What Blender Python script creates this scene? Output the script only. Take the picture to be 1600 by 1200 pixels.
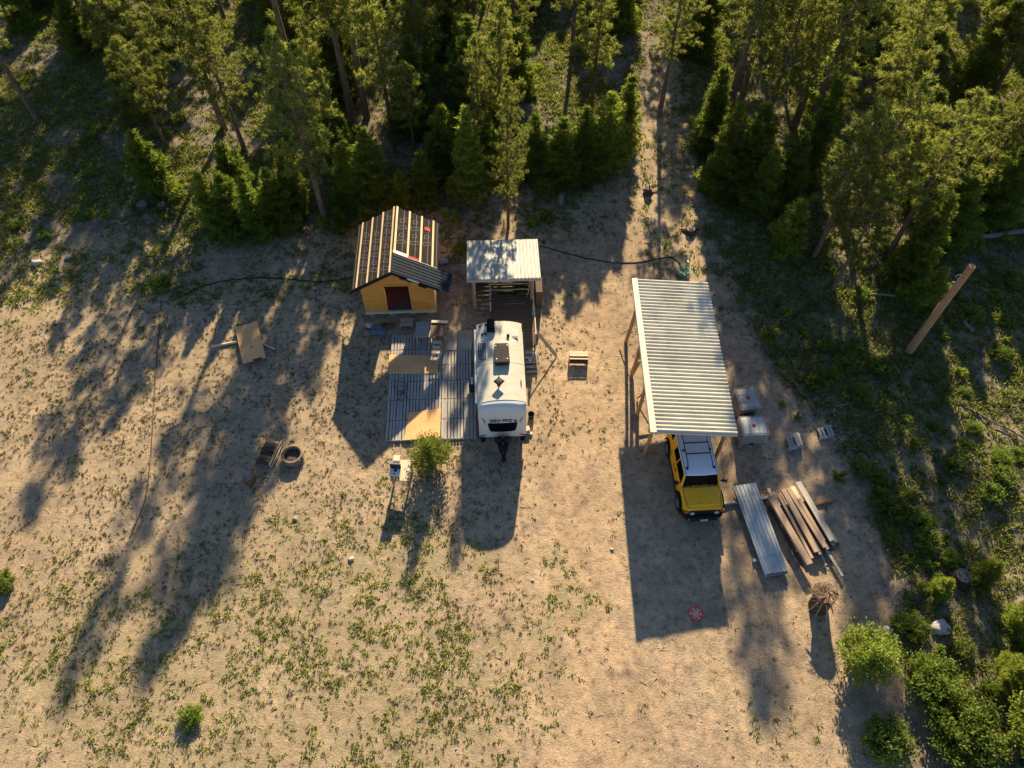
import bpy, bmesh, math, random
import numpy as np
from mathutils import Vector, Matrix, Euler
R = math.radians
random.seed(7)
for o in list(bpy.data.objects): bpy.data.objects.remove(o)
SC = bpy.context.scene
COL = SC.collection
# ------------------------------------------------------------------ camera
F_PX, PITCH, CAM_H = 1170.0, R(55.5), 31.0      # focal length in pixels of a 1600 px frame
cam = bpy.data.cameras.new('camera'); cam_o = bpy.data.objects.new('camera', cam); COL.objects.link(cam_o)
cam.sensor_width = 36; cam.lens = 36 * F_PX / 1600; cam.clip_start = .5; cam.clip_end = 2000
cam_o.location = (0, 0, CAM_H); cam_o.rotation_euler = (R(90) - PITCH, 0, 0)
SC.camera = cam_o
SC.render.resolution_x, SC.render.resolution_y = 1024, 768
# ------------------------------------------------------------------ light
SUN_EL = R(25); SUN_DIR = Vector((.11, 1, 0)).normalized() * math.cos(SUN_EL) + Vector((0, 0, math.sin(SUN_EL)))
W = bpy.data.worlds.new('World'); SC.world = W; W.use_nodes = True
nt = W.node_tree; bg = nt.nodes['Background']
sky = nt.nodes.new('ShaderNodeTexSky'); sky.sky_type = 'NISHITA'; sky.sun_disc = False
sky.sun_elevation = SUN_EL; sky.sun_rotation = math.atan2(SUN_DIR.x, SUN_DIR.y); sky.altitude = 600; sky.ozone_density = 3.5; sky.dust_density = .6
nt.links.new(sky.outputs[0], bg.inputs[0]); bg.inputs[1].default_value = .062
sl = bpy.data.lights.new('sun', 'SUN'); sl.energy = 5.0; sl.angle = R(.75); sl.color = (1, .835, .555)
so = bpy.data.objects.new('sun', sl); COL.objects.link(so); so.rotation_euler = SUN_DIR.to_track_quat('Z', 'Y').to_euler()
SC.view_settings.view_transform = 'Standard'; SC.view_settings.look = 'None'
SC.view_settings.exposure = 1.33; SC.view_settings.gamma = 1
SC.cycles.max_bounces = 5; SC.cycles.diffuse_bounces = 2; SC.cycles.transparent_max_bounces = 6

# photograph pixel (1600x1200) + height -> point of the place, for laying things out on the ground
_S, _C = math.sin(PITCH), math.cos(PITCH)
def at(u, v, z=0.0):
    x = (u - 800) / F_PX; y = (v - 600) / F_PX
    d = (x, _C - y * _S, -_S - y * _C); t = (z - CAM_H) / d[2]
    return Vector((t * d[0], t * d[1], z))

# ------------------------------------------------------------------ tagging
def link(o, parent=None):
    COL.objects.link(o)
    if parent: o.parent = parent
    return o
def tag(o, label=None, cat=None, group=None, kind=None):
    if label: o['label'] = label
    if cat: o['category'] = cat
    if group: o['group'] = group
    if kind: o['kind'] = kind
    return o
def thing(name, label, cat, loc=(0, 0, 0), rz=0, group=None):
    o = bpy.data.objects.new(name, None); o.empty_display_size = .3; link(o)
    o.location = loc; o.rotation_euler = (0, 0, rz)
    return tag(o, label, cat, group)
def children(o): return [c for c in bpy.data.objects if c.parent == o]

# ------------------------------------------------------------------ materials
def new_mat(name):
    m = bpy.data.materials.new(name); m.use_nodes = True
    return m, m.node_tree, m.node_tree.nodes['Principled BSDF']
def noise_ramp(t, scale, stops, detail=6, rough=.6, coord=None, stretch=None, kind='noise'):
    n = t.nodes; l = t.links
    if coord is None:
        tc = n.new('ShaderNodeTexCoord'); coord = tc.outputs['Object']
    if stretch:
        mp = n.new('ShaderNodeMapping'); mp.inputs['Scale'].default_value = stretch; l.new(coord, mp.inputs[0]); coord = mp.outputs[0]
    if kind == 'noise':
        tx = n.new('ShaderNodeTexNoise'); tx.inputs['Detail'].default_value = detail; tx.inputs['Roughness'].default_value = rough
        out = tx.outputs[0]
    else:
        tx = n.new('ShaderNodeTexVoronoi'); out = tx.outputs[0]
    tx.inputs['Scale'].default_value = scale; l.new(coord, tx.inputs['Vector'])
    r = n.new('ShaderNodeValToRGB'); e = r.color_ramp.elements
    while len(e) > 1: e.remove(e[0])
    e[0].position = stops[0][0]; e[0].color = (*stops[0][1], 1)
    for p, c in stops[1:]:
        k = e.new(p); k.color = (*c, 1)
    l.new(out, r.inputs[0])
    return r.outputs[0], out
def mixc(t, fac, a, b, mode='MIX'):
    m = t.nodes.new('ShaderNodeMix'); m.data_type = 'RGBA'; m.blend_type = mode
    for s, v in ((m.inputs[0], fac), (m.inputs[6], a), (m.inputs[7], b)):
        if hasattr(v, 'links') or isinstance(v, bpy.types.NodeSocket): t.links.new(v, s)
        elif isinstance(v, (int, float)): s.default_value = v
        else: s.default_value = (*v, 1)
    return m.outputs[2]
def mat(name, c, rough=.7, metal=0, vary=.15, scale=6, bump=0, stretch=None, grime=None, spec=None, bscale=None):
    m, t, b = new_mat(name)
    lo = tuple(max(0, v * (1 - vary)) for v in c); hi = tuple(min(1, v * (1 + vary)) for v in c)
    col, fac = noise_ramp(t, scale, [(.3, lo), (.7, hi)], stretch=stretch)
    if grime:
        g, gf = noise_ramp(t, scale * .35, [(.5, (0, 0, 0)), (.72, (1, 1, 1))], detail=10, rough=.7)
        col = mixc(t, g, col, grime)
    t.links.new(col, b.inputs['Base Color'])
    b.inputs['Roughness'].default_value = rough; b.inputs['Metallic'].default_value = metal
    b.inputs['Specular IOR Level'].default_value = spec if spec is not None else (.2 if not metal else .5)
    if bump:
        bn = t.nodes.new('ShaderNodeBump'); bn.inputs['Strength'].default_value = bump; bn.inputs['Distance'].default_value = .02
        _, f2 = noise_ramp(t, bscale or scale * 4, [(0, (0, 0, 0)), (1, (1, 1, 1))], stretch=stretch)
        t.links.new(f2, bn.inputs['Height']); t.links.new(bn.outputs[0], b.inputs['Normal'])
    return m
def wood(name, a, b_, axis='x', scale=3, rough=.75, knots=True):
    st = {'x': (.25, 5, 5), 'y': (5, .25, 5), 'z': (5, 5, .25)}[axis]
    m, t, b = new_mat(name)
    c, f = noise_ramp(t, scale, [(.3, a), (.7, b_)], stretch=st, detail=8)
    if knots:
        k, kf = noise_ramp(t, 5, [(.0, (1, 1, 1)), (.07, (0, 0, 0))], kind='v')
        c = mixc(t, k, c, tuple(v * .45 for v in a))
    g, gf = noise_ramp(t, .9, [(.35, (.86, .86, .86)), (.65, (1.05, 1.05, 1.05))])
    c = mixc(t, 1.0, c, g, 'MULTIPLY')
    t.links.new(c, b.inputs['Base Color']); b.inputs['Roughness'].default_value = rough; b.inputs['Specular IOR Level'].default_value = .2
    bn = t.nodes.new('ShaderNodeBump'); bn.inputs['Strength'].default_value = .3; bn.inputs['Distance'].default_value = .01
    t.links.new(f, bn.inputs['Height']); t.links.new(bn.outputs[0], b.inputs['Normal'])
    return m
def leafmat(name, a, b_, trans=.3, mid=None):
    m, t, b = new_mat(name)
    gi = t.nodes.new('ShaderNodeNewGeometry')
    r = t.nodes.new('ShaderNodeValToRGB'); e = r.color_ramp.elements
    e[0].color = (*a, 1); e[1].color = (*b_, 1)
    if mid: k = e.new(.6); k.color = (*mid, 1)
    t.links.new(gi.outputs['Random Per Island'], r.inputs[0])
    oi = t.nodes.new('ShaderNodeObjectInfo')
    g, gf = noise_ramp(t, .9, [(.3, (.7, .75, .7)), (.7, (1.25, 1.2, 1.15))])
    c = mixc(t, 1.0, r.outputs[0], g, 'MULTIPLY')
    mr = t.nodes.new('ShaderNodeMapRange'); mr.inputs[3].default_value = .75; mr.inputs[4].default_value = 1.25
    t.links.new(oi.outputs['Random'], mr.inputs[0])
    hs = t.nodes.new('ShaderNodeHueSaturation'); t.links.new(mr.outputs[0], hs.inputs['Value']); t.links.new(c, hs.inputs['Color'])
    t.links.new(hs.outputs[0], b.inputs['Base Color']); b.inputs['Roughness'].default_value = .6
    b.inputs['Specular IOR Level'].default_value = .25
    tr = t.nodes.new('ShaderNodeBsdfTranslucent'); t.links.new(hs.outputs[0], tr.inputs[0])
    mx = t.nodes.new('ShaderNodeMixShader'); mx.inputs[0].default_value = trans
    t.links.new(b.outputs[0], mx.inputs[1]); t.links.new(tr.outputs[0], mx.inputs[2])
    t.links.new(mx.outputs[0], t.nodes['Material Output'].inputs[0])
    return m
M = dict(
    ply_new=wood('new_plywood', (.72, .36, .14), (.86, .48, .21), 'x', 2),
    ply_wall=wood('wall_plywood', (.66, .26, .045), (.80, .36, .08), 'x', 1.6),
    ply_grey=wood('weathered_plywood', (.36, .29, .22), (.46, .38, .29), 'x', 2),
    batten=wood('spruce_batten', (.74, .52, .25), (.86, .68, .40), 'y', 3),
    deck=wood('weathered_pallet_wood', (.30, .27, .24), (.50, .45, .39), 'y', 4),
    deckbrown=wood('brown_decking', (.10, .065, .045), (.17, .11, .075), 'x', 4, knots=False),
    log=wood('peeled_log', (.36, .19, .085), (.50, .29, .15), 'z', 3),
    beam=wood('rough_beam', (.34, .225, .145), (.48, .34, .235), 'y', 4),
    beamgrey=wood('grey_board', (.34, .30, .25), (.48, .43, .36), 'y', 4),
    pale=wood('pale_lumber', (.62, .48, .30), (.76, .62, .42), 'y', 3),
    palex=wood('pale_lumber_cross', (.62, .48, .30), (.76, .62, .42), 'x', 3),
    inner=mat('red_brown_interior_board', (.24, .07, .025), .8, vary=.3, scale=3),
    innerfloor=mat('dusty_interior_floor', (.14, .085, .07), .85, vary=.2),
    under=mat('brown_roof_underlay', (.040, .031, .029), .95, spec=.03, vary=.12, scale=3, bump=.2, grime=(.06, .048, .042)),
    mark=mat('grey_print', (.15, .14, .135), .8, vary=.2, scale=14),
    redtape=mat('red_tape', (.55, .05, .03), .5, vary=.15),
    whitetape=mat('white_membrane', (.70, .68, .60), .6, vary=.06),
    blackmetal=mat('black_roofing', (.022, .028, .040), .7, spec=.08, vary=.2, scale=5),
    blackflap=mat('black_fascia', (.014, .014, .017), .6, vary=.3),
    galv=mat('galvanised_sheet', (.50, .52, .52), .42, metal=.45, vary=.13, scale=2.5, bump=.1, grime=(.36, .36, .33)),
    whiteroof=mat('white_painted_sheet', (.66, .62, .50), .5, metal=.0, vary=.06, scale=1.2, grime=(.46, .43, .34)),
    whiteroof2=mat('pale_painted_sheet', (.44, .435, .38), .5, vary=.06, scale=1.5, grime=(.36, .34, .28)),
    trim=mat('cream_trim', (.66, .62, .48), .5, vary=.05),
    rvwhite=mat('white_gelcoat', (.54, .51, .41), .45, vary=.04, scale=.8, grime=(.54, .50, .39)),
    rvfront=mat('front_cap_gelcoat', (.68, .66, .60), .3, vary=.04, scale=.8, grime=(.60, .57, .50)),
    rvseal=mat('roof_sealant', (.55, .53, .47), .7, vary=.2, scale=12),
    rvside=mat('white_siding', (.70, .68, .62), .35, vary=.05),
    decal=mat('grey_decal', (.06, .055, .05), .5, vary=.05),
    decalg=mat('olive_decal', (.30, .30, .19), .5, vary=.05),
    glass=mat('dark_glass', (.006, .006, .009), .15, vary=.3, spec=.06),
    black=mat('black_plastic', (.018, .018, .02), .5, vary=.25, scale=9),
    acbrown=mat('dark_air_conditioner_shell', (.06, .048, .044), .8, vary=.2, scale=5, grime=(.09, .07, .06), spec=.05),
    blacksteel=mat('black_steel', (.02, .02, .022), .45, metal=.5, vary=.3),
    screw=mat('pale_screw_cap', (.7, .68, .62), .5),
    steel=mat('bare_steel', (.42, .42, .42), .35, metal=.8, vary=.15),
    stainless=mat('stainless_lid', (.60, .60, .60), .25, metal=.9, vary=.12),
    yellow=mat('yellow_paint', (.95, .43, .008), .3, vary=.04, scale=2, grime=(.85, .36, .03), spec=.35),
    suvwhite=mat('white_suv_roof', (.80, .80, .80), .25, vary=.03, scale=2),
    tyre=mat('tyre_rubber', (.025, .025, .026), .85, vary=.3, scale=12, bump=.3),
    amber=mat('amber_lens', (.60, .16, .02), .2),
    lamp=mat('headlamp_lens', (.55, .55, .53), .1),
    ibc=mat('milky_tank_plastic', (.40, .36, .31), .6, vary=.08, scale=3, grime=(.38, .33, .27)),
    ibcw=mat('white_tank_plastic', (.50, .485, .46), .5, vary=.06, scale=3, grime=(.50, .48, .43)),
    redcap=mat('red_cap', (.30, .05, .06), .5),
    padred=mat('red_pad_fabric', (.66, .10, .07), .8, vary=.2),
    padwhite=mat('white_pad_print', (.80, .78, .74), .7, vary=.04),
    brick=mat('sooty_fire_ring_steel', (.22, .16, .11), .8, vary=.3, scale=10, bump=.4, grime=(.22, .13, .09)),
    ash=mat('ash_and_charcoal', (.10, .075, .065), .95, vary=.6, scale=14, bump=.6),
    bark=mat('pine_bark', (.17, .115, .075), .95, vary=.4, scale=9, bump=.8, stretch=(1, 1, .3)),
    barkgrey=mat('grey_bark', (.20, .17, .14), .95, vary=.4, scale=9, bump=.8),
    birch=mat('twig_bark', (.30, .22, .14), .9, vary=.3, scale=9),
    endgrain=mat('cut_log_end', (.55, .33, .16), .8, vary=.3, scale=14),
    charred=mat('dark_stump_wood', (.09, .05, .035), .95, vary=.5, scale=9, bump=.6),
    rust=mat('rusty_brown', (.20, .08, .04), .85, vary=.4, scale=9, bump=.3),
    stone=mat('pale_stone', (.42, .39, .35), .9, vary=.25, scale=9, bump=.5),
    root=mat('dry_roots', (.40, .29, .18), .95, vary=.35, scale=12),
    hose=mat('black_hose', (.02, .02, .02), .6),
    hosegreen=mat('green_hose', (.14, .30, .22), .5, vary=.3, scale=9),
    cable=mat('brown_cable', (.10, .07, .05), .7),
    greenbin=mat('green_plastic', (.03, .10, .05), .5, vary=.2),
    bluetarp=mat('faded_blue_sheet', (.12, .16, .21), .6, vary=.25, bump=.5),
    redcan=mat('red_plastic', (.40, .03, .02), .5, vary=.15),
    whitebucket=mat('white_plastic', (.78, .76, .70), .5, vary=.06),
    dirtmound=mat('sandy_mound_soil', (.36, .27, .18), .98, vary=.35, scale=5, bump=.8),
)
def tone_bands(m, axis, width, amt):
    t = m.node_tree; b = t.nodes['Principled BSDF']; src = b.inputs['Base Color'].links[0].from_socket
    tc = t.nodes.new('ShaderNodeTexCoord'); sx = t.nodes.new('ShaderNodeSeparateXYZ'); t.links.new(tc.outputs['Object'], sx.inputs[0])
    d = t.nodes.new('ShaderNodeMath'); d.operation = 'DIVIDE'; t.links.new(sx.outputs[axis], d.inputs[0]); d.inputs[1].default_value = width
    fl = t.nodes.new('ShaderNodeMath'); fl.operation = 'FLOOR'; t.links.new(d.outputs[0], fl.inputs[0])
    wn = t.nodes.new('ShaderNodeTexWhiteNoise'); wn.noise_dimensions = '1D'; t.links.new(fl.outputs[0], wn.inputs['W'])
    mr = t.nodes.new('ShaderNodeMapRange'); mr.inputs[3].default_value = 1 - amt; mr.inputs[4].default_value = 1 + amt * .4; t.links.new(wn.outputs[0], mr.inputs[0])
    fr = t.nodes.new('ShaderNodeMath'); fr.operation = 'FRACT'; t.links.new(d.outputs[0], fr.inputs[0])
    lt = t.nodes.new('ShaderNodeMath'); lt.operation = 'LESS_THAN'; t.links.new(fr.outputs[0], lt.inputs[0]); lt.inputs[1].default_value = .035
    ml = t.nodes.new('ShaderNodeMath'); ml.operation = 'MULTIPLY_ADD'; t.links.new(lt.outputs[0], ml.inputs[0]); ml.inputs[1].default_value = -.18; t.links.new(mr.outputs[0], ml.inputs[2])
    c = mixc(t, 1.0, src, ml.outputs[0], 'MULTIPLY')
    g, _ = noise_ramp(t, 3.0, [(.45, (1, 1, 1)), (.62, (.86, .84, .80)), (.70, (.74, .71, .66))], detail=10, rough=.75, stretch=(.35, 2.2, 1) if axis == 1 else (2.2, .3, 1))
    c = mixc(t, 1.0, c, g, 'MULTIPLY'); t.links.new(c, b.inputs['Base Color'])
tone_bands(M['whiteroof'], 1, .88, .10); tone_bands(M['whiteroof2'], 0, .9, .10); tone_bands(M['rvwhite'], 1, 2.6, .03); tone_bands(M['galv'], 0, .26, .08)
M['fir'] = leafmat('fir_needles', (.10, .155, .022), (.28, .33, .045), .6)
M['firlight'] = leafmat('young_fir_needles', (.15, .21, .028), (.38, .41, .065), .6)
M['pine'] = leafmat('pine_needles', (.15, .18, .03), (.35, .36, .075), .6)
M['leaf'] = leafmat('shrub_leaves', (.15, .22, .025), (.36, .41, .06), .5)
M['leafdark'] = leafmat('dark_shrub_leaves', (.09, .15, .02), (.27, .33, .055), .5)
M['grassdry'] = leafmat('dry_grass', (.10, .085, .035), (.36, .31, .13), .3, mid=(.17, .17, .05))
M['grassgreen'] = leafmat('green_weeds', (.19, .23, .028), (.40, .42, .075), .5)
M['cover'] = leafmat('forest_ground_cover', (.10, .13, .02), (.42, .40, .12), .45, mid=(.22, .26, .04))
M['twigs'] = leafmat('litter_twigs', (.12, .085, .055), (.38, .30, .21), .0)

# ------------------------------------------------------------------ mesh builder
class MB:
    def __init__(s): s.v = []; s.f = []; s.sm = []
    def add(s, vs, fs, smooth=False):
        k = len(s.v); s.v += [tuple(v) for v in vs]; s.f += [tuple(i + k for i in f) for f in fs]; s.sm += [smooth] * len(fs); return s
    def box(s, c, d, rz=0, rot=None, taper=None):
        cx, cy, cz = c; hx, hy, hz = d[0] / 2, d[1] / 2, d[2] / 2
        m = rot if rot is not None else Matrix.Rotation(rz, 3, 'Z')
        vs = []
        for z in (-1, 1):
            for x, y in ((-1, -1), (1, -1), (1, 1), (-1, 1)):
                k = 1 if (taper is None or z < 0) else taper
                vs.append(Vector(c) + m @ Vector((x * hx * k, y * hy * k, z * hz)))
        return s.add(vs, [(0, 3, 2, 1), (4, 5, 6, 7), (0, 1, 5, 4), (1, 2, 6, 5), (2, 3, 7, 6), (3, 0, 4, 7)])
    def tube(s, pts, r, n=8, smooth=True, caps=True):
        pts = [Vector(p) for p in pts]; rs = r if isinstance(r, (list, tuple)) else [r] * len(pts)
        rings = []; up = None
        for i, p in enumerate(pts):
            d = (pts[min(i + 1, len(pts) - 1)] - pts[max(i - 1, 0)]).normalized()
            if up is None: up = Vector((0, 0, 1)) if abs(d.z) < .9 else Vector((1, 0, 0))
            a = d.cross(up).normalized(); b = a.cross(d).normalized(); up = b
            rings.append([p + (a * math.cos(t) + b * math.sin(t)) * rs[i] for t in [2 * math.pi * k / n for k in range(n)]])
        vs = [v for g in rings for v in g]; fs = []
        for i in range(len(pts) - 1):
            for k in range(n):
                a = i * n + k; b = i * n + (k + 1) % n; fs.append((a, b, b + n, a + n))
        s.add(vs, fs, smooth)
        if caps:
            s.add(rings[0], [tuple(range(n))]); s.add(rings[-1], [tuple(range(n - 1, -1, -1))])
        return s
    def bar(s, a, b, w, h=None):                     # rectangular bar between two points
        a = Vector(a); b = Vector(b); d = b - a; h = h or w
        q = d.to_track_quat('Y', 'Z').to_matrix()
        return s.box((a + b) / 2, (w, d.length, h), rot=q)
    def lathe(s, prof, n=24, c=(0, 0), smooth=True, a0=0, sx=1, sy=1):
        vs = []; fs = []
        for r, z in prof:
            for k in range(n):
                t = a0 + 2 * math.pi * k / n; vs.append((c[0] + r * math.cos(t) * sx, c[1] + r * math.sin(t) * sy, z))
        for i in range(len(prof) - 1):
            for k in range(n):
                a = i * n + k; b = i * n + (k + 1) % n; fs.append((a, b, b + n, a + n))
        return s.add(vs, fs, smooth)
    def grid(s, fn, nu, nv, smooth=True):
        vs = [fn(i / nu, j / nv) for j in range(nv + 1) for i in range(nu + 1)]
        fs = [(j * (nu + 1) + i, j * (nu + 1) + i + 1, (j + 1) * (nu + 1) + i + 1, (j + 1) * (nu + 1) + i) for j in range(nv) for i in range(nu)]
        return s.add(vs, fs, smooth)
    def prism(s, poly, z0, z1):
        n = len(poly); vs = [(x, y, z0) for x, y in poly] + [(x, y, z1) for x, y in poly]
        fs = [tuple(range(n - 1, -1, -1)), tuple(range(n, 2 * n))] + [(k, (k + 1) % n, n + (k + 1) % n, n + k) for k in range(n)]
        return s.add(vs, fs)
    def blob(s, c, d, seed=0, sub=2, amp=.2):
        bm = bmesh.new(); bmesh.ops.create_icosphere(bm, subdivisions=sub, radius=1); rr = random.Random(seed)
        ph = [rr.uniform(0, 6) for _ in range(6)]
        vs = []
        for v in bm.verts:
            p = v.co; k = 1 + amp * (math.sin(3 * p.x + ph[0]) * math.sin(2.7 * p.y + ph[1]) + .5 * math.sin(6 * p.z + ph[2] + 4 * p.x) + .4 * math.sin(8 * p.y + ph[3]))
            vs.append((c[0] + p.x * d[0] * k, c[1] + p.y * d[1] * k, c[2] + p.z * d[2] * k))
        fs = [tuple(v.index for v in f.verts) for f in bm.faces]; bm.free()
        return s.add(vs, fs, True)
    def build(s, name, m, parent=None, bevel=0, solid=0, seg=2):
        me = bpy.data.meshes.new(name); me.from_pydata(s.v, [], s.f); me.polygons.foreach_set('use_smooth', s.sm)
        me.materials.append(m); me.update()
        o = bpy.data.objects.new(name, me); link(o, parent)
        if solid: k = o.modifiers.new('solid', 'SOLIDIFY'); k.thickness = solid; k.offset = 0
        if bevel: k = o.modifiers.new('bevel', 'BEVEL'); k.width = bevel; k.segments = seg; k.limit_method = 'ANGLE'
        return o
def np_mesh(name, V, T, m, parent=None, smooth=False):
    me = bpy.data.meshes.new(name); nf = len(T); k = T.shape[1]
    me.vertices.add(len(V)); me.vertices.foreach_set('co', V.astype(np.float32).ravel())
    me.loops.add(nf * k); me.loops.foreach_set('vertex_index', T.astype(np.int32).ravel())
    me.polygons.add(nf); me.polygons.foreach_set('loop_start', np.arange(0, nf * k, k, dtype=np.int32))
    try: me.polygons.foreach_set('loop_total', np.full(nf, k, dtype=np.int32))
    except Exception: pass
    me.polygons.foreach_set('use_smooth', np.full(nf, smooth))
    me.update(calc_edges=True); me.validate(); me.materials.append(m)
    o = bpy.data.objects.new(name, me); link(o, parent)
    return o
def text_part(name, body, size, m, parent, loc, rot, width=None, depth=.004, bold=0):
    cu = bpy.data.curves.new(name, 'FONT'); cu.body = body; cu.size = size; cu.align_x = 'CENTER'; cu.align_y = 'CENTER'; cu.extrude = depth; cu.offset = bold
    t = bpy.data.objects.new(name + '_src', cu); link(t); bpy.context.view_layer.update()
    me = bpy.data.meshes.new_from_object(t.evaluated_get(bpy.context.evaluated_depsgraph_get()))
    bpy.data.objects.remove(t); me.name = name; me.materials.clear(); me.materials.append(m)
    if width:
        xs = [v.co.x for v in me.vertices]; k = width / (max(xs) - min(xs))
        for v in me.vertices: v.co.x *= k
    o = bpy.data.objects.new(name, me); link(o, parent); o.location = loc; o.rotation_euler = rot
    return o

# ------------------------------------------------------------------ noise + zones
_rs = np.random.RandomState(3); _tab = _rs.rand(256, 256)
def vnoise(x, y, s):
    x = np.asarray(x) * s + 500.3; y = np.asarray(y) * s + 500.7
    xi = np.floor(x).astype(int); yi = np.floor(y).astype(int); fx = x - xi; fy = y - yi
    fx = fx * fx * (3 - 2 * fx); fy = fy * fy * (3 - 2 * fy)
    g = lambda a, b: _tab[a % 256, b % 256]
    return (g(xi, yi) * (1 - fx) + g(xi + 1, yi) * fx) * (1 - fy) + (g(xi, yi + 1) * (1 - fx) + g(xi + 1, yi + 1) * fx) * fy
def fbm(x, y, s, o=4):
    t = 0; a = .5; n = 0
    for k in range(o): t = t + a * vnoise(x + 17 * k, y - 9 * k, s); n += a; a *= .55; s *= 2.1
    return t / n
CLEAR = [tuple(at(*p)[:2]) for p in [(-500, 420), (0, 405), (100, 372), (190, 330), (290, 360), (330, 385), (430, 375), (560, 362), (690, 318), (800, 300), (900, 296), (975, 235),
         (1000, 150), (1012, 60), (1050, 60), (1068, 150), (1090, 250), (1110, 350), (1135, 430), (1180, 540), (1250, 640), (1330, 740), (1385, 860), (1400, 960), (1420, 1100), (1440, 1300), (1440, 1900), (-900, 1900)]]
def sdist(x, y, poly=CLEAR):                         # >0 inside the clearing
    x = np.asarray(x, float); y = np.asarray(y, float); ins = np.zeros(x.shape, bool); d = np.full(x.shape, 1e9)
    for (x0, y0), (x1, y1) in zip(poly, poly[1:] + poly[:1]):
        dx, dy = x1 - x0, y1 - y0; t = np.clip(((x - x0) * dx + (y - y0) * dy) / (dx * dx + dy * dy + 1e-9), 0, 1)
        d = np.minimum(d, np.hypot(x - x0 - t * dx, y - y0 - t * dy))
        c = ((y0 > y) != (y1 > y)) & (x < (x1 - x0) * (y - y0) / (y1 - y0 + 1e-12) + x0); ins ^= c
    return np.where(ins, d, -d)
GREEN = [(600, 885, 1.7, 1), (650, 905, 1.1, 1), (480, 905, 1.2, .8), (700, 1015, .9, 1), (400, 960, 1.6, .7), (560, 960, 1.3, .7), (300, 1000, 2, .6), (150, 1020, 2.2, .7), (480, 1040, 1.6, .8),
         (895, 940, .8, .9), (850, 985, .5, .9), (865, 875, .3, 1), (60, 450, 1.8, .6), (190, 430, 2, .5), (720, 985, .4, 1), (770, 1005, .3, 1), (755, 878, .4, .9), (650, 1100, 3, .8), (300, 1120, 3, .7), (430, 830, .6, .6), (560, 850, 1.0, .5),
         (870, 330, 1.2, .8), (760, 330, 1.0, .5), (720, 385, .9, .9), (700, 360, .8, .8), (930, 320, .8, .6), (1000, 320, .7, .5), (880, 460, .5, .7), (800, 630, .01, 1), (1190, 1120, 1, .4)]
def greenness(x, y):
    g = np.zeros(np.shape(x))
    for u, v, r, s in GREEN:
        p = at(u, v); g = np.maximum(g, s * np.exp(-((x - p.x) ** 2 + (y - p.y) ** 2) / (2 * r * r)))
    return g
TRK = [[(1230, 1300), (1200, 1120), (1150, 980), (1110, 860), (1095, 700)], [(1000, 1300), (960, 1100), (900, 930), (830, 800), (800, 700)], [(1130, 1300), (1060, 1100), (930, 860), (900, 640), (930, 420), (1010, 250)]]
def tracks(x, y):
    d = np.full(np.shape(x), 9.0)
    for P in TRK:
        P = [at(*p) for p in P]
        for p, q in zip(P, P[1:]):
            dx, dy = q.x - p.x, q.y - p.y; L = math.hypot(dx, dy); t_ = ((x - p.x) * dx + (y - p.y) * dy) / L ** 2
            e = np.abs((x - p.x) * dy - (y - p.y) * dx) / L; d = np.minimum(d, np.where((t_ > -.05) & (t_ < 1.05), np.abs(e - .75), 9))
    return np.clip(1 - d / .22, 0, 1)
def ground_z(x, y):
    sd = sdist(x, y); n = (fbm(x, y, .35, 4) - .5)
    f = np.clip(-sd / 3, 0, 1)
    return (fbm(x, y, 1.6, 3) - .62) * .05 - .045 * tracks(x, y) + f * (n * .5 + .12) + np.clip((-.5 - sd) / 25, 0, 1) * .0

# ------------------------------------------------------------------ ground
def axis(lo, hi, step, far):
    a = np.arange(lo, hi + step / 2, step); out = []
    d = step; v = hi
    while v < far: d *= 1.35; v += d; out.append(v)
    low = []; d = step; v = lo
    while v > -far: d *= 1.35; v -= d; low.append(v)
    return np.concatenate([low[::-1], a, out])
gx = axis(-36, 36, .16, 500); gy = axis(2, 60, .16, 500)
X, Y = np.meshgrid(gx, gy); sd = sdist(X, Y)
Z = ground_z(X, Y)
nv, nu = X.shape; idx = np.arange(nu * nv).reshape(nv, nu)
T = np.stack([idx[:-1, :-1], idx[:-1, 1:], idx[1:, 1:], idx[1:, :-1]], -1).reshape(-1, 4)
gm, t, b = new_mat('sandy_soil_and_forest_floor')
ground = np_mesh('ground', np.stack([X, Y, Z], -1).reshape(-1, 3), T, gm, smooth=True); tag(ground, kind='structure')
edge = sd + (fbm(X, Y, .5, 4) - .5) * 5
forest = np.clip(.5 - edge / 3.0, 0, 1)
gn = np.clip(greenness(X, Y) * 1.1 + (fbm(X, Y, .9, 4) - .5) * .9 + .32 * np.clip((-1 - X) / 8, 0, 1), 0, 1)
# paler, bare strip where vehicles come and go between trailer and carport
bare = np.clip(1 - np.abs(X - 3 - (Y - 15) * .05) / 4, 0, 1) * np.clip((34 - Y) / 6, 0, 1)
bare = np.clip(bare * .8 + tracks(X, Y) * .6 * (fbm(X, Y, .7, 3) > .42), 0, 1)
ca = ground.data.color_attributes.new('zone', 'FLOAT_COLOR', 'POINT')
ca.data.foreach_set('color', np.stack([forest, gn, bare, np.ones_like(X)], -1).astype(np.float32).ravel())
n, l = t.nodes, t.links
att = n.new('ShaderNodeAttribute'); att.attribute_name = 'zone'; sp = n.new('ShaderNodeSeparateColor'); l.new(att.outputs['Color'], sp.inputs[0])
tc = n.new('ShaderNodeTexCoord'); oc = tc.outputs['Object']
big, _ = noise_ramp(t, .25, [(.3, (.33, .24, .155)), (.5, (.415, .30, .195)), (.7, (.49, .362, .238))], coord=oc, detail=8)
fine, ff = noise_ramp(t, 3.2, [(.36, (.55, .53, .52)), (.48, (.92, .92, .92)), (.66, (1.15, 1.12, 1.1))], coord=oc, detail=10, rough=.72)
c = mixc(t, 1.0, big, fine, 'MULTIPLY')
deb, df = noise_ramp(t, 1.1, [(.46, (0, 0, 0)), (.62, (1, 1, 1))], coord=oc, detail=10, rough=.75)
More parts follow.
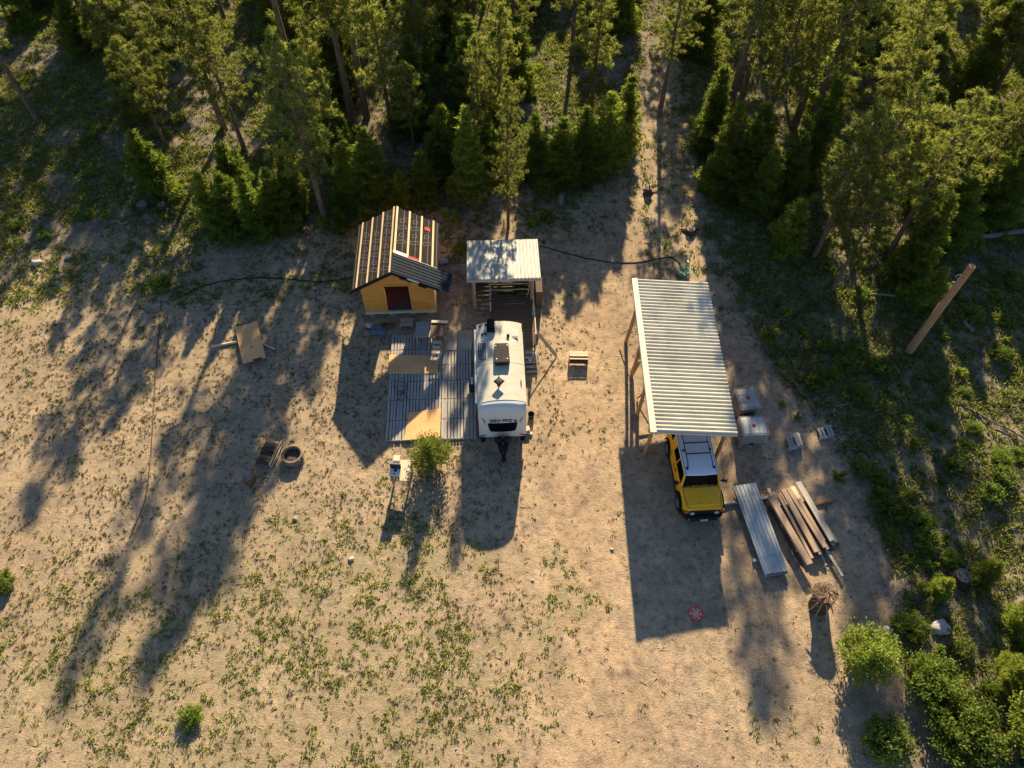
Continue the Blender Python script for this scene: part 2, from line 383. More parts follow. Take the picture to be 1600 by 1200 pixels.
deb2, df2 = noise_ramp(t, 14, [(.5, (0, 0, 0)), (.6, (1, 1, 1))], coord=oc, detail=3, rough=.6)
dm = mixc(t, 1.0, deb, deb2, 'MULTIPLY')
nb = n.new('ShaderNodeMath'); nb.operation = 'SUBTRACT'; nb.inputs[0].default_value = 1; l.new(sp.outputs[2], nb.inputs[1])
dm2 = mixc(t, 1.0, dm, nb.outputs[0], 'MULTIPLY')
c = mixc(t, dm2, c, (.15, .12, .09))
mid_, _ = noise_ramp(t, .9, [(.32, (.72, .73, .76)), (.5, (1, 1, 1)), (.7, (1.12, 1.09, 1.04))], coord=oc, detail=5, rough=.6)
c = mixc(t, 1.0, c, mid_, 'MULTIPLY')
crumb, _ = noise_ramp(t, 22, [(.60, (0, 0, 0)), (.68, (.9, .9, .9))], coord=oc, detail=2)
c = mixc(t, crumb, c, (.14, .11, .085))
trk = mixc(t, 1.0, c, (1.13, 1.09, 1.03), 'MULTIPLY'); c = mixc(t, sp.outputs[2], c, trk)
gcol, _ = noise_ramp(t, 5, [(.35, (.235, .20, .105)), (.65, (.35, .28, .155))], coord=oc)
gf_, _ = noise_ramp(t, 2.2, [(.38, (.1, .1, .1)), (.56, (.75, .75, .75))], coord=oc, detail=8)
gm_ = mixc(t, 1.0, gf_, sp.outputs[1], 'MULTIPLY'); c = mixc(t, gm_, c, gcol)
# scattered grit: pale pebbles and dark crumbs
vor = n.new('ShaderNodeTexVoronoi'); vor.inputs['Scale'].default_value = 5; l.new(oc, vor.inputs['Vector'])
pr = n.new('ShaderNodeMath'); pr.operation = 'LESS_THAN'; pr.inputs[1].default_value = .13; l.new(vor.outputs[0], pr.inputs[0])
vs_ = n.new('ShaderNodeSeparateColor'); l.new(vor.outputs['Color'], vs_.inputs[0])
pr2 = n.new('ShaderNodeMath'); pr2.operation = 'GREATER_THAN'; pr2.inputs[1].default_value = .72; l.new(vs_.outputs[0], pr2.inputs[0])
pm = n.new('ShaderNodeMath'); pm.operation = 'MULTIPLY'; l.new(pr.outputs[0], pm.inputs[0]); l.new(pr2.outputs[0], pm.inputs[1])
pc = mixc(t, vs_.outputs[1], (.16, .12, .09), (.58, .50, .40)); c = mixc(t, pm.outputs[0], c, pc)
fl, _ = noise_ramp(t, 1.5, [(.3, (.10, .08, .058)), (.5, (.19, .155, .11)), (.62, (.26, .215, .13)), (.75, (.17, .18, .07))], coord=oc, detail=10, rough=.75)
fm, _ = noise_ramp(t, 1.3, [(.4, (.0, .0, .0)), (.6, (1, 1, 1))], coord=oc, detail=8)
add = n.new('ShaderNodeMath'); add.operation = 'MULTIPLY_ADD'; add.use_clamp = True
l.new(sp.outputs[0], add.inputs[0]); add.inputs[1].default_value = 2.2; 
sb = n.new('ShaderNodeMath'); sb.operation = 'SUBTRACT'; l.new(fm, sb.inputs[0]); sb.inputs[1].default_value = 1.05; l.new(sb.outputs[0], add.inputs[2])
c = mixc(t, add.outputs[0], c, fl)
l.new(c, b.inputs['Base Color']); b.inputs['Roughness'].default_value = .95; b.inputs['Specular IOR Level'].default_value = .15
bn = n.new('ShaderNodeBump'); bn.inputs['Strength'].default_value = .7; bn.inputs['Distance'].default_value = .035
bh = n.new('ShaderNodeMath'); bh.operation = 'MULTIPLY_ADD'; l.new(ff, bh.inputs[0]); bh.inputs[1].default_value = 1.2; l.new(df2, bh.inputs[2])
l.new(bh.outputs[0], bn.inputs['Height']); l.new(bn.outputs[0], b.inputs['Normal'])
def gz(x, y): return float(ground_z(np.array([x]), np.array([y]))[0])
# ================================================================== SHED
def rot3(deg): return R(deg)
shed = thing('wooden_shed', 'unfinished plywood shed with gabled roof, bare battens and a doorway left open', 'shed', (-5.92, 25.85, 0), R(2.2))
HW, DP, RZ, EZ, EX = 1.87, 3.6, 4.0, 2.74, 2.15
slope = (RZ - EZ) / EX
def roofz(x): return RZ - abs(x) * slope
wz = lambda x: roofz(x) - .09
m = MB()                                            # front wall with door opening, with thickness
for y0, y1 in ((0, .1),):
    def wallpiece(poly):
        k = len(poly); vs = [(x, y0, z) for x, z in poly] + [(x, y1, z) for x, z in poly]
        m.add(vs, [tuple(range(k)), tuple(range(2 * k - 1, k - 1, -1))] + [((i + 1) % k, i, k + i, k + (i + 1) % k) for i in range(k)])
    wallpiece([(-HW, .32), (-.66, .32), (-.66, 2.22), (-.66, wz(.66)), (-HW, wz(HW))])
    wallpiece([(.60, .32), (HW, .32), (HW, wz(HW)), (.60, wz(.60))])
    wallpiece([(-.657, 2.25), (.597, 2.25), (.597, wz(.6)), (0, wz(0)), (-.657, wz(.657))])
m.build('front_wall', M['ply_wall'], shed)
m = MB()
for s in (-1, 1): m.box((s * (HW - .05), DP / 2 + .05, (.32 + wz(HW)) / 2), (.1, DP - .1, wz(HW) - .32))
m.box((0, DP, (.32 + wz(HW)) / 2), (HW * 2, .1, wz(HW) - .32))
m.build('side_and_back_walls', M['ply_new'], shed)
m = MB(); m.box((0, DP - .06, 1.4), (HW * 2 - .22, .02, 2.1)); m.box((-HW + .115, 1.8, 1.4), (.02, DP - .25, 2.1)); m.box((HW - .115, 1.8, 1.4), (.02, DP - .25, 2.1)); m.build('interior_lining', M['inner'], shed)
MB().box((0, DP / 2, .26), (HW * 2 - .06, DP - .1, .1)).build('interior_floor', M['innerfloor'], shed)
MB().box((0, -.03, .25), (HW * 2 + .04, .12, .14)).build('rim_joist', M['palex'], shed); MB().box((0, DP, .25), (HW * 2, .12, .14)).build('rim_joist', M['palex'], shed)
for x in (-1.6, -.5, .6, 1.6):
    for y in (.12, 1.8, 3.4): MB().box((x, y, .09), (.3, .3, .19)).build('foundation_block', M['stone'], shed)
m = MB(); m.box((-.70, -.02, 1.28), (.085, .03, 1.92)); m.box((.64, -.02, 1.28), (.085, .03, 1.92)); m.box((-.03, -.02, 2.3), (1.43, .03, .10)); m.build('door_frame', M['ply_wall'], shed)
for y in (.05, DP): MB().box((HW + .022, y, 1.45), (.035, .12, 2.3)).build('sunlit_edge_strip', M['pale'], shed)  # pale strip paints in the sun on the side wall's edge
MB().box((-.12, 2.2, .55), (.9, .5, .46)).build('interior_bench', M['rust'], shed, bevel=.02)
Y0, Y1 = -.68, 3.95
def roofslab(m, s, x0, x1, y0, y1, h0, h1):       # slab on one slope; h above the roof line
    vs = []
    for h in (h0, h1):
        for x, y in ((x0, y0), (x1, y0), (x1, y1), (x0, y1)): vs.append((s * x, y, roofz(x) + h))
    f = [(0, 3, 2, 1), (4, 5, 6, 7), (0, 1, 5, 4), (1, 2, 6, 5), (2, 3, 7, 6), (3, 0, 4, 7)]
    m.add(vs, f if s > 0 else [g[::-1] for g in f])
m = MB(); roofslab(m, -1, 0, EX, Y0, Y1, -.07, 0); roofslab(m, 1, 0, EX, Y0, Y1, -.07, 0); m.build('roof', M['under'], shed)
# lighter seams between underlay rolls, and the print on them
for k, s in enumerate((-1, 1)):
    m = MB()
    for x in (.42, 1.02, 1.62, 2.05): roofslab(m, s, x, x + .028, Y0 + .02, Y1 - .02, .004, .007)
    m.build('underlay_seam', M['mark'], shed)
rr = random.Random(5)
for s in (-1, 1):
    m = MB()
    for ci, x in enumerate((.18, .80, 1.38)):
        y = (1.4 if s > 0 else -.4) + .25 * ci
        while y < 2.9:
            L = .46                                   # outlined slanting letter shapes, worn and unreadable
            gl = [[(0, 0), (.9, .5), (.7, .85), (-.2, .35), (0, 0)], [(.1, 1.1), (.6, 1.35), (.55, 1.8), (.1, 1.65), (.1, 1.1)], [(.9, 1.5), (.4, 2.0), (.9, 2.2)]][:rr.choice((2, 3, 3))]
            for st in gl:
                for (ax, ay), (bx, by) in zip(st, st[1:]):
                    p = (x + ax * L * .9 + .04, y + ay * L); q = (x + bx * L * .9 + .04, y + by * L)
                    dx, dy = q[0] - p[0], q[1] - p[1]; ln = math.hypot(dx, dy); nx, ny = -dy / ln * .014, dx / ln * .014
                    vs = [(s * u, v, roofz(u) + .009) for u, v in ((p[0] + nx, p[1] + ny), (p[0] - nx, p[1] - ny), (q[0] - nx, q[1] - ny), (q[0] + nx, q[1] + ny))]
                    m.add(vs, [(0, 1, 2, 3)])
            y += 1.02
    m.build('underlay_print', M['mark'], shed)
for s, xs in ((-1, (.09, .70, 1.30, 1.88)), (1, (.09, .70, 1.30, 1.88))):
    for x in xs:
        m = MB(); roofslab(m, s, x - .045, x + .045, (Y0 - .02) if s < 0 else .62 - .06 * x, Y1 + .03 - x * .01, .012, .055)
        m.build('batten', M['batten'], shed)
m = MB()
def sheet(m, s, x0, x1, y0, y1, h, pitch=.2, amp=.022, n=None):
    ny = int((y1 - y0) / pitch * 6)
    prof = [0, 0, 0, 1, 1, 0]
    def fn(u, v):
        y = y0 + (y1 - y0) * v; k = int(round(v * ny)); x = x0 + (x1 - x0) * u
        return (s * x, y, roofz(x) + h + amp * prof[k % 6])
    m.grid(fn, 8, ny, smooth=False)
sheet(m, 1, .0, 2.86, Y0 - .06, .58, .065); m.build('roofing_sheet', M['blackmetal'], shed, solid=.008)
m = MB(); roofslab(m, 1, .02, .72, .585, .86, .02, .026); roofslab(m, 1, .72, 2.12, .585, .66, .02, .026); m.build('membrane_strip', M['whitetape'], shed)
for q in ((.78, 1.24, .67, .82), (1.45, 1.72, 3.05, 3.30)): m = MB(); roofslab(m, 1, q[0], q[1], q[2], q[3], .02, .028); m.build('red_patch', M['redtape'], shed)
m = MB()
for s in (-1, 1):
    vs = []
    for y in (Y0 - .04, Y0 + .0):
        vs += [(0, y, RZ + .06), (s * (EX + .08), y, roofz(EX + .08) + .06), (s * (EX + .08), y, roofz(EX + .08) - .16), (0, y, RZ - .16)]
    m.add(vs, [(0, 1, 2, 3), (7, 6, 5, 4), (0, 4, 5, 1), (1, 5, 6, 2), (2, 6, 7, 3), (3, 7, 4, 0)])
for x in (.5, .8, 1.35, 1.5): m.box((x, Y0 - .055, roofz(x) - .14 - .05 * (x > 1)), (.30, .02, .16), rot=Matrix.Rotation(math.atan(slope), 3, 'Y'))
m.build('rake_fascia', M['blackflap'], shed)
MB().box((1.0, Y0 - .075, roofz(1.0) - .0), (.62, .015, .09), rot=Matrix.Rotation(math.atan(slope), 3, 'Y')).build('white_rake_strip', M['whitetape'], shed)

# ================================================================== OPEN STORAGE LEAN-TO
lt = thing('storage_lean_to', 'small open-fronted lean-to storage shed under a white ribbed sheet roof', 'shed', (-.42, 26.25, 0), R(2))
m = MB()
def fn(u, v):
    k = int(round(u * 120)); x = -1.9 + 3.8 * u; y = -.05 + 3.05 * v
    return (x, y, 2.42 - .28 * v + .022 * [0, 0, 0, 0, 1, 1][k % 6])
m.grid(fn, 120, 6, smooth=False); m.build('roof', M['whiteroof2'], lt, solid=.008)
MB().box((0, -.07, 2.32), (3.82, .025, .2)).build('fascia', M['whiteroof2'], lt)
MB().box((0, .1, 2.18), (3.4, .1, .14)).build('roof_beam', M['beam'], lt); MB().box((0, 2.85, 1.98), (3.4, .1, .14)).build('roof_beam', M['beam'], lt)
for x in (-1.55, 1.50):
    m = MB(); m.box((x, .12, 1.08), (.13, .13, 2.16))
    for k in range(20): m.box((x - .09, .04, .08 + k * .105), (.06, .05, .05))
    m.build('post', M['beam'], lt)
m = MB()
for s in (-1, 1):
    for k in range(14): m.box((s * 1.62, 1.5, .1 + k * .145), (.03, 2.7, .12))
for k in range(13): m.box((0, 2.9, .1 + k * .145), (3.2, .03, .12))
m.build('board_wall', M['deckbrown'], lt)
m = MB(); m.box((1.86, .55, .62), (.36, 1.1, 1.24)); m.build('side_shade_box', M['deckbrown'], lt, bevel=.03)  # dark brown box stands in for the shadow beside the lean-to
def bin_(name, label, cat, loc, s, mk, rz=0):
    o = thing(name, label, cat, loc, rz); a, b2, h = s
    m = MB(); m.prism([(-a * .42, -b2 * .42), (a * .42, -b2 * .42), (a * .42, b2 * .42), (-a * .42, b2 * .42)], 0, h * .9); 
    m.build('body', M[mk], o, bevel=.04)
    MB().box((0, 0, h * .94), (a, b2, h * .1)).build('lid', M[mk], o, bevel=.03)
    MB().tube([(-a * .3, -b2 * .47, h * .8), (a * .3, -b2 * .47, h * .8)], .015).build('handle', M['black'], o)
    return o
bin_('storage_bin', 'dark green plastic bin standing at the right inside the open lean-to', 'bin', (.55, 26.85, 0), (.5, .5, .85), 'greenbin')
bin_('fuel_can', 'red plastic can on the ground at the back of the open lean-to', 'can', (.48, 27.6, 0), (.36, .28, .9), 'redcan')
bin_('cooler', 'low dark green chest beside the mower in the open lean-to', 'box', (-.35, 27.1, 0), (.8, .5, .5), 'greenbin', .2)
mo = thing('lawn_mower', 'small mower with pale deck and orange brown engine parked in the lean-to', 'mower', (-.15, 26.6, 0), .4)
MB().lathe([(0, .1), (.26, .1), (.28, .2), (.2, .26), (0, .27)], 16).build('deck', M['whitebucket'], mo)
MB().lathe([(0, .27), (.12, .27), (.12, .42), (.05, .47), (0, .47)], 12).build('engine', M['rust'], mo)
MB().tube([(-.18, .1, .2), (-.2, .75, .85), (.2, .75, .85), (.18, .1, .2)], .014).build('handle', M['blacksteel'], mo)
for sx in (-1, 1):
    for sy in (-1, 1): MB().tube([(sx * .24, sy * .2, .09), (sx * .30, sy * .2, .09)], .09, 12).build('wheel', M['tyre'], mo)
for k, x in enumerate((.85, .98)):
    o = thing('garden_tool', ['rake handle leaning on the right wall inside the lean-to', 'shovel leaning against the back corner inside the lean-to'][k], 'tool', (x, 26.65, 0), 0)
    MB().tube([(0, 0, 0.02), (.15, .5, 1.5)], .017).build('shaft', M['pale'], o)
    MB().box((0, -.01, .06), (.26 if k == 0 else .2, .03, .05 if k == 0 else .26)).build('head', M['steel'], o)

# ================================================================== PALLET DECK
dk = thing('pallet_deck', 'grey platform of weathered wooden pallets laid side by side next to the trailer', 'deck', (-6.04, 17.93, 0), R(2.2))
rows = [(0, 1.11), (1.135, 2.28), (2.305, 3.39), (3.415, 4.36), (4.385, 5.38), (5.42, 6.40)]
cols = [(-.0, 1.085), (1.09, 2.175), (2.18, 3.265), (3.27, 4.36)]
rr = random.Random(4)
for ri, (y0, y1) in enumerate(rows):
    for ci, (x0, x1) in enumerate(cols):
        if ri == 5 and ci >= 2: continue
        xe = x1 - (.22 if (ci == 3 and ri >= 3) else 0); np_ = 7 if xe == x1 else 6
        m = MB(); w = (xe - x0) / np_
        for k in range(np_):
            dz = rr.uniform(-.004, .006); ins = rr.uniform(0, .02)
            m.box((x0 + (k + .5) * w + rr.uniform(-.006, .006), (y0 + y1) / 2, .132 + dz), (w * .74, y1 - y0 - ins, .02), rz=rr.uniform(-.008, .008))
        for yy in (y0 + .05, y1 - .05): m.box(((x0 + xe) / 2, yy, .03), (xe - x0 - .01, .07, .05))
        for xx in (x0 + w / 2, (x0 + xe) / 2 + w / 2, xe - w / 2): m.box((xx, (y0 + y1) / 2, .06), (w * .4, y1 - y0 - .04, .12))
        m.build('pallet', M['deck'], dk)
def sheet_thing(name, label, cat, corners, z, th, mk, bev=.0):
    cx = sum(c[0] for c in corners) / 4; cy = sum(c[1] for c in corners) / 4
    m = MB(); m.prism([(c[0] - cx, c[1] - cy) for c in corners], 0, th)
    o = m.build(name, M[mk], None); o.location = (cx, cy, z); tag(o, label, cat); return o
sheet_thing('plywood_sheet', 'long plywood sheet lying across the upper part of the pallet deck', 'plywood', [(-6.25, 21.83), (-3.74, 21.83), (-3.76, 22.95), (-6.29, 23.03)], .149, .018, 'ply_new')
sheet_thing('plywood_sheet', 'square plywood sheet on the deck floor just behind the green bush', 'plywood', [(-5.15, 17.95), (-3.44, 18.12), (-3.47, 19.75), (-5.0, 19.50)], .149, .018, 'ply_new')
sheet_thing('plywood_sheet', 'greyed plywood panel at the head of the deck, left one of a pair', 'plywood', [(-3.47, 23.30), (-2.82, 23.32), (-2.84, 24.6), (-3.52, 24.6)], .149, .02, 'ply_grey')
sheet_thing('plywood_sheet', 'greyed plywood panel between its twin and the rear of the trailer', 'plywood', [(-2.80, 23.32), (-2.08, 23.35), (-2.10, 24.63), (-2.82, 24.6)], .149, .02, 'ply_grey')
# two outdoor tables at the head of the deck
def table(name, label, x, y, wx, wy, h, mk, rz, slats=0):
    o = thing(name, label, 'table', (x, y, .14), rz)
    m = MB()
    if slats:
        for k in range(slats): m.box((0, -wy / 2 + (k + .5) * wy / slats, h), (wx, wy / slats * .9, .03))
    else: m.box((0, 0, h), (wx, wy, .03))
    m.build('tabletop', M[mk], o)
    MB().box((0, 0, h - .07), (wx - .12, wy - .12, .08)).build('apron', M['beam'], o)
    for sx in (-1, 1):
        for sy in (-1, 1): MB().box((sx * (wx / 2 - .08), sy * (wy / 2 - .08), h / 2 - .04), (.07, .07, h - .06)).build('leg', M['beam'], o)
    return o
table('outdoor_table', 'grey slatted table at the head of the deck, in the shade of the shed', -4.55, 24.15, .82, 1.0, .68, 'deck', R(1), 7)
table('outdoor_table', 'table with brown painted-in shade and a pale sunlit-edge board beside the grey slatted table', -3.76, 24.10, .80, .90, .80, 'deckbrown', R(-2))  # dark brown top has the shade put into its colour
o = [x for x in bpy.data.objects if x.name.startswith('outdoor_table')][-1]; MB().box((0, .42, .86), (.82, .16, .03)).box((0, .42, .83), (.7, .1, .03)).build('lit_edge_board', M['pale'], o)  # pale board paints in the sunlit far edge of the table
ch = thing('slatted_bench', 'narrow slatted bench catching the sun below the two tables', 'bench', (-3.86, 22.98, .165), R(-3))
for k in range(4): MB().box((0, -.55 + k * .32 + (.1 if k else 0), .44), (.42, .17, .025)).build('slat', M['pale'], ch)
m = MB()
for s in (-1, 1): m.box((s * .17, .0, .40), (.04, 1.35, .05))
m.build('rail', M['beamgrey'], ch)
for sx in (-1, 1):
    for sy in (-1, 1): MB().box((sx * .17, sy * .58, .19), (.04, .04, .38)).build('leg', M['beamgrey'], ch)
# folding camp chair of black tube
fc = thing('camp_chair', 'black folding metal-frame chair standing on the shaded part of the deck', 'chair', (-5.42, 20.55, .145), R(12))
for a, b2 in (((-.26, -.26, 0), (.24, .24, .44)), ((.26, -.26, 0), (-.24, .24, .44)), ((-.26, .28, 0), (.24, -.22, .44)), ((.26, .28, 0), (-.24, -.22, .44))):
    MB().tube([a, b2], .013, 6).build('leg', M['blacksteel'], fc)
m = MB(); m.tube([(-.25, -.24, .44), (.25, -.24, .44), (.25, .24, .44), (-.25, .24, .44), (-.25, -.24, .44)], .013, 6)
for x in (-.12, 0, .12): m.tube([(x, -.24, .44), (x, .24, .44)], .008, 5)
m.build('seat_frame', M['blacksteel'], fc)
m = MB(); m.tube([(-.25, .24, .44), (-.25, .36, .88), (.25, .36, .88), (.25, .24, .44)], .013, 6)
for z in (.55, .66, .77): m.tube([(-.25, .24 + .27 * (z - .44), z), (.25, .24 + .27 * (z - .44), z)], .008, 5)
m.build('backrest', M['blacksteel'], fc)
MB().tube([(-.34, -.2, .62), (-.34, .28, .62)], .014, 6).tube([(.34, -.2, .62), (.34, .28, .62)], .014, 6).build('armrest', M['blacksteel'], fc)
# things before the shed door
st = thing('door_step', 'low wooden step in front of the shed doorway', 'step', (-5.57, 25.05, 0), R(1))
for y in (-.14, .14): MB().box((0, y, .31), (.68, .25, .03)).build('tread', M['ply_grey'], st)
for x in (-.3, .3): MB().box((x, 0, .145), (.04, .5, .29)).build('side_board', M['beam'], st)
o = MB().blob((0, 0, .12), (.19, .17, .15), 3).build('stone', M['stone']); o.location = (-7.55, 25.0, 0); tag(o, 'pale round stone at the left corner of the shed front', 'stone')
m = MB(); m.grid(lambda u, v: (-.4 + .8 * u, -.35 + .7 * v, .05 + .1 * vnoise(u * 6, v * 6, 1) * (1 - (2 * u - 1) ** 4) * (1 - (2 * v - 1) ** 4)), 14, 14)
o = m.build('crumpled_sheet', M['bluetarp'], solid=.01); o.location = (-7.05, 24.75, 0); tag(o, 'crumpled faded blue sheet on the ground before the shed', 'tarp')
cs = thing('chainsaw', 'small orange brown chainsaw on the ground left of the door step', 'chainsaw', (-6.42, 24.95, 0), R(35))
MB().box((0, 0, .13), (.36, .2, .2)).build('body', M['rust'], cs, bevel=.04)
MB().box((.42, 0, .10), (.5, .02, .07)).build('bar', M['steel'], cs, bevel=.008)
MB().tube([(-.15, 0, .2), (-.05, 0, .33), (.12, 0, .22)], .016).build('handle', M['black'], cs)
MB().box((-.2, .3, .05), (.3, .25, .1)).build('fuel_box', M['charred'], cs, bevel=.02)

# ================================================================== TRAVEL TRAILER
tr = thing('travel_trailer', 'white travel trailer with black front window, roof vents and solar panel', 'trailer', (-.43, 17.95, 0), R(2.4))
TW, TL = 1.08, 5.15
def rz_(x): return 2.54 + .25 * (1 - abs(x / TW) ** 2.3)
m = MB(); m.box((0, (.55 + TL) / 2, 1.42), (TW * 2, TL - .55, 1.84)); m.build('body', M['rvside'], tr, bevel=.04)
def arch(m, y0, y1, lift=0, ov=0.02, n=20, ny=8):
    m.grid(lambda u, v: ((2 * u - 1) * (TW + ov), y0 + (y1 - y0) * v, rz_((2 * u - 1) * TW) + lift), n, ny)
m = MB(); arch(m, .56, TL)
for y in (TL, .56):                                   # arched end walls up to the roof
    vs = [((2 * k / 20 - 1) * (TW + .02), y, rz_((2 * k / 20 - 1) * TW)) for k in range(21)] + [((2 * k / 20 - 1) * (TW + .02), y, 2.3) for k in range(21)]
    m.add(vs, [(k, k + 1, 22 + k, 21 + k) if y < 1 else (k + 1, k, 21 + k, 22 + k) for k in range(20)])
for s in (-1, 1): m.add([(s * (TW + .02), .56, 2.52), (s * (TW + .02), TL, 2.52), (s * (TW + .02), TL, 2.3), (s * (TW + .02), .56, 2.3)], [(0, 1, 2, 3)])
m.build('roof', M['rvwhite'], tr)
# moulded front cap: profile in y,z swept across with rounded corners
prof = [(.56, 1.0), (.40, .99), (.26, .955), (.17, .89), (.12, .80), (.09, .70), (.06, .5), (.03, .3), (.01, .12), (.0, .0)]
def capf(u, v):
    i = v * (len(prof) - 1); k = min(int(i), len(prof) - 2); f = i - k
    py = prof[k][0] * (1 - f) + prof[k + 1][0] * f; pz = prof[k][1] * (1 - f) + prof[k + 1][1] * f
    x = (2 * u - 1); cr = abs(x) ** 8 * .14 * (1 - v * .3)
    z = .5 + pz * (rz_(x * TW) - .5)
    return (x * (TW + .02), py + cr * (1 if v > .15 else v / .15), z)
m = MB(); m.grid(capf, 32, 27)
for u in (0, 1):
    pts = [capf(u, k / 27) for k in range(28)] ; k = len(pts)
    m.add(pts + [(pts[0][0], .62, 2.52), (pts[0][0], .62, .5)], [tuple(range(k + 2)) if u == 0 else tuple(range(k + 1, -1, -1))])
m.build('front_cap', M['rvfront'], tr)
def capsurf(x, z, off=.0):                            # point on the front face at height z
    pz = (z - .5) / (rz_(x) - .5)
    for (y0, z0), (y1, z1) in zip(prof, prof[1:]):
        if z1 <= pz <= z0: f = (z0 - pz) / (z0 - z1 + 1e-9); return (x, y0 + (y1 - y0) * f + abs(x / TW) ** 8 * .12 - off, z)
    return (x, -off, z)
m = MB(); m.tube([((2 * k / 20 - 1) * TW, .57, rz_((2 * k / 20 - 1) * TW) + .004) for k in range(21)], .016, 6); m.build('seam_trim', M['rvseal'], tr)
m = MB()                                              # front window, wider at the top
def win(u, v, off=.012, g=0):
    hw = (.57 + .09 * v + g) * 1.0; x = (2 * u - 1) * hw; z = 1.02 - g + (.58 + 2 * g) * v - .05 * (1 - v) * (1 - (2 * u - 1) ** 2) + .03 * v * ((2 * u - 1) ** 2)
    e = max(0, abs(2 * u - 1) - .86) / .14; z = z + (.07 if v < .5 else -.03) * e * e * (abs(2 * v - 1))
    return capsurf(x, z, off)
m.grid(lambda u, v: win(u, v, .018), 24, 10); m.build('front_window', M['glass'], tr)
m = MB(); m.grid(lambda u, v: win(u, v, .010, .035), 24, 10); m.build('window_frame', M['black'], tr)
text_part('lettering', 'GEO PRO', .27, M['decal'], tr, (-.07, .035, 1.84), (R(84), 0, 0), width=1.02, depth=.012)
m = MB(); m.add([(.50, .02, 1.76), (.68, .02, 1.76), (.61, .02, 1.94), (.59, .02, 1.85), (.56, .02, 1.90)], [(0, 1, 2, 3, 4)]); m.build('mountain_mark', M['decal'], tr, solid=.006)
for s in (-1, 1):                                     # swoosh decals on both corners
    m = MB(); P = [(.98, 2.02, .03), (.93, 1.90, .10), (.88, 1.78, .10), (.84, 1.66, .06), (.82, 1.58, .01)]
    for (x0, z0, w0), (x1, z1, w1) in zip(P, P[1:]):
        a = capsurf(s * x0, z0, .012); b2 = capsurf(s * (x0 - w0), z0 + .02, .012); c_ = capsurf(s * (x1 - w1), z1 + .02, .012); d_ = capsurf(s * x1, z1, .012)
        m.add([a, b2, c_, d_], [(0, 1, 2, 3), (3, 2, 1, 0)])
    m.build('swoosh_decal', M['decalg'], tr)
    MB().box((s * .92, -.01, .66), (.26, .03, .03)).build('marker_strip', M['black'], tr)
    MB().box((s * (TW + .025), TL / 2, 2.44), (.035, TL - .9, .06)).build('gutter', M['rvseal'], tr)
# roof fittings
def onroof(x, y, dz=0): return (x, y, rz_(x) + dz)
o = MB(); o.prism([(-.36, -.50), (-.30, -.58), (.30, -.58), (.36, -.50), (.33, .52), (.27, .56), (-.27, .56), (-.33, .52)], 0, .26)
ac = o.build('air_conditioner', M['acbrown'], tr, bevel=.06, seg=3); ac.location = (.08, 3.05, rz_(0) + .005)
for x, y in ((-.25, -.38), (.25, -.38), (-.27, .40), (.27, .40)): s_ = MB().lathe([(0, .268), (.035, .268), (.035, .25)], 10, (x, y)).build('screw_cap', M['screw'], ac)
m = MB()
for k in range(5): m.box((-.16 + k * .08, -.585, .12), (.05, .015, .16))
m.build('grille', M['black'], ac)
vb = MB().box((0, 0, .14), (.38, .62, .26)).build('roof_vent', M['glass'], tr, bevel=.04); vb.location = onroof(-.40, 4.82)
MB().box((0, -.33, .1), (.40, .04, .16)).build('vent_hinge', M['black'], vb)
MB().box((0, 0, .015), (.48, 1.02, .025)).build('solar_panel', mat('solar_cells', (.035, .045, .085), .2, vary=.3, scale=9), tr).location = onroof(-.80, 3.40, .02)
sp_ = bpy.data.objects['solar_panel']; m = MB()
for i in range(3):
    for j in range(8): m.box((-.155 + i * .155, -.44 + j * .125, .031), (.03, .03, .003), rz=R(45))
for i in (-.078, .078): m.box((i, 0, .031), (.006, .96, .003))
m.build('cell_diamond', M['screw'], sp_)
m = MB(); m.box((0, 0, .012), (.51, 1.05, .02)); m.build('panel_frame', M['steel'], sp_)
for x, y, r, h in ((-.93, 4.98, .05, .05), (-.64, 4.98, .05, .06), (-.82, 4.42, .055, .08), (-.66, 4.42, .06, .08), (.42, 4.22, .07, .12), (-.80, 4.05, .03, .03)):
    MB().lathe([(0, h), (r, h * .9), (r, 0)], 12).build('vent_pipe', M['black'], tr).location = onroof(x, y, .0)
for x, y in ((.40, 4.08),): MB().lathe([(0, .05), (.045, .045), (.045, 0)], 10).build('sealant_pad', M['rvseal'], tr).location = onroof(x, y)
m = MB(); m.box((0, 0, .03), (.30, .42, .05)); m.build('skylight', M['trim'], tr, bevel=.02).location = onroof(.74, 4.42, .0)
m = MB()
for k in range(4): m.box((-.09 + k * .06, .02, .062), (.03, .3, .01))
m.box((0, -.25, .02), (.34, .03, .05)); m.build('skylight_rib', M['rvseal'], tr).location = onroof(.74, 4.42, .0)
m = MB(); m.box((0, 0, .04), (.05, .22, .06)); m.box((.0, -.2, .03), (.03, .1, .04)); m.build('cable_entry', M['decal'], tr).location = onroof(.92, 1.6)
an = thing('x', None, None); an.name = 'tv_antenna'; an.parent = tr; an.location = onroof(-.10, 1.42)
for k_ in ('label', 'category'):
    if k_ in an: del an[k_]
MB().tube([(0, 0, 0), (0, 0, .22)], .03).build('mast', M['black'], an)
m = MB(); m.lathe([(0, .32), (.2, .305), (.27, .26), (.25, .22), (0, .21)], 4, a0=R(90)); m.box((0, .2, .33), (.05, .2, .03)); m.build('antenna_head', M['black'], an, bevel=.02)
MB().lathe([(0, .03), (.09, .025), (.10, 0)], 14).build('base_plate', M['rvseal'], an)
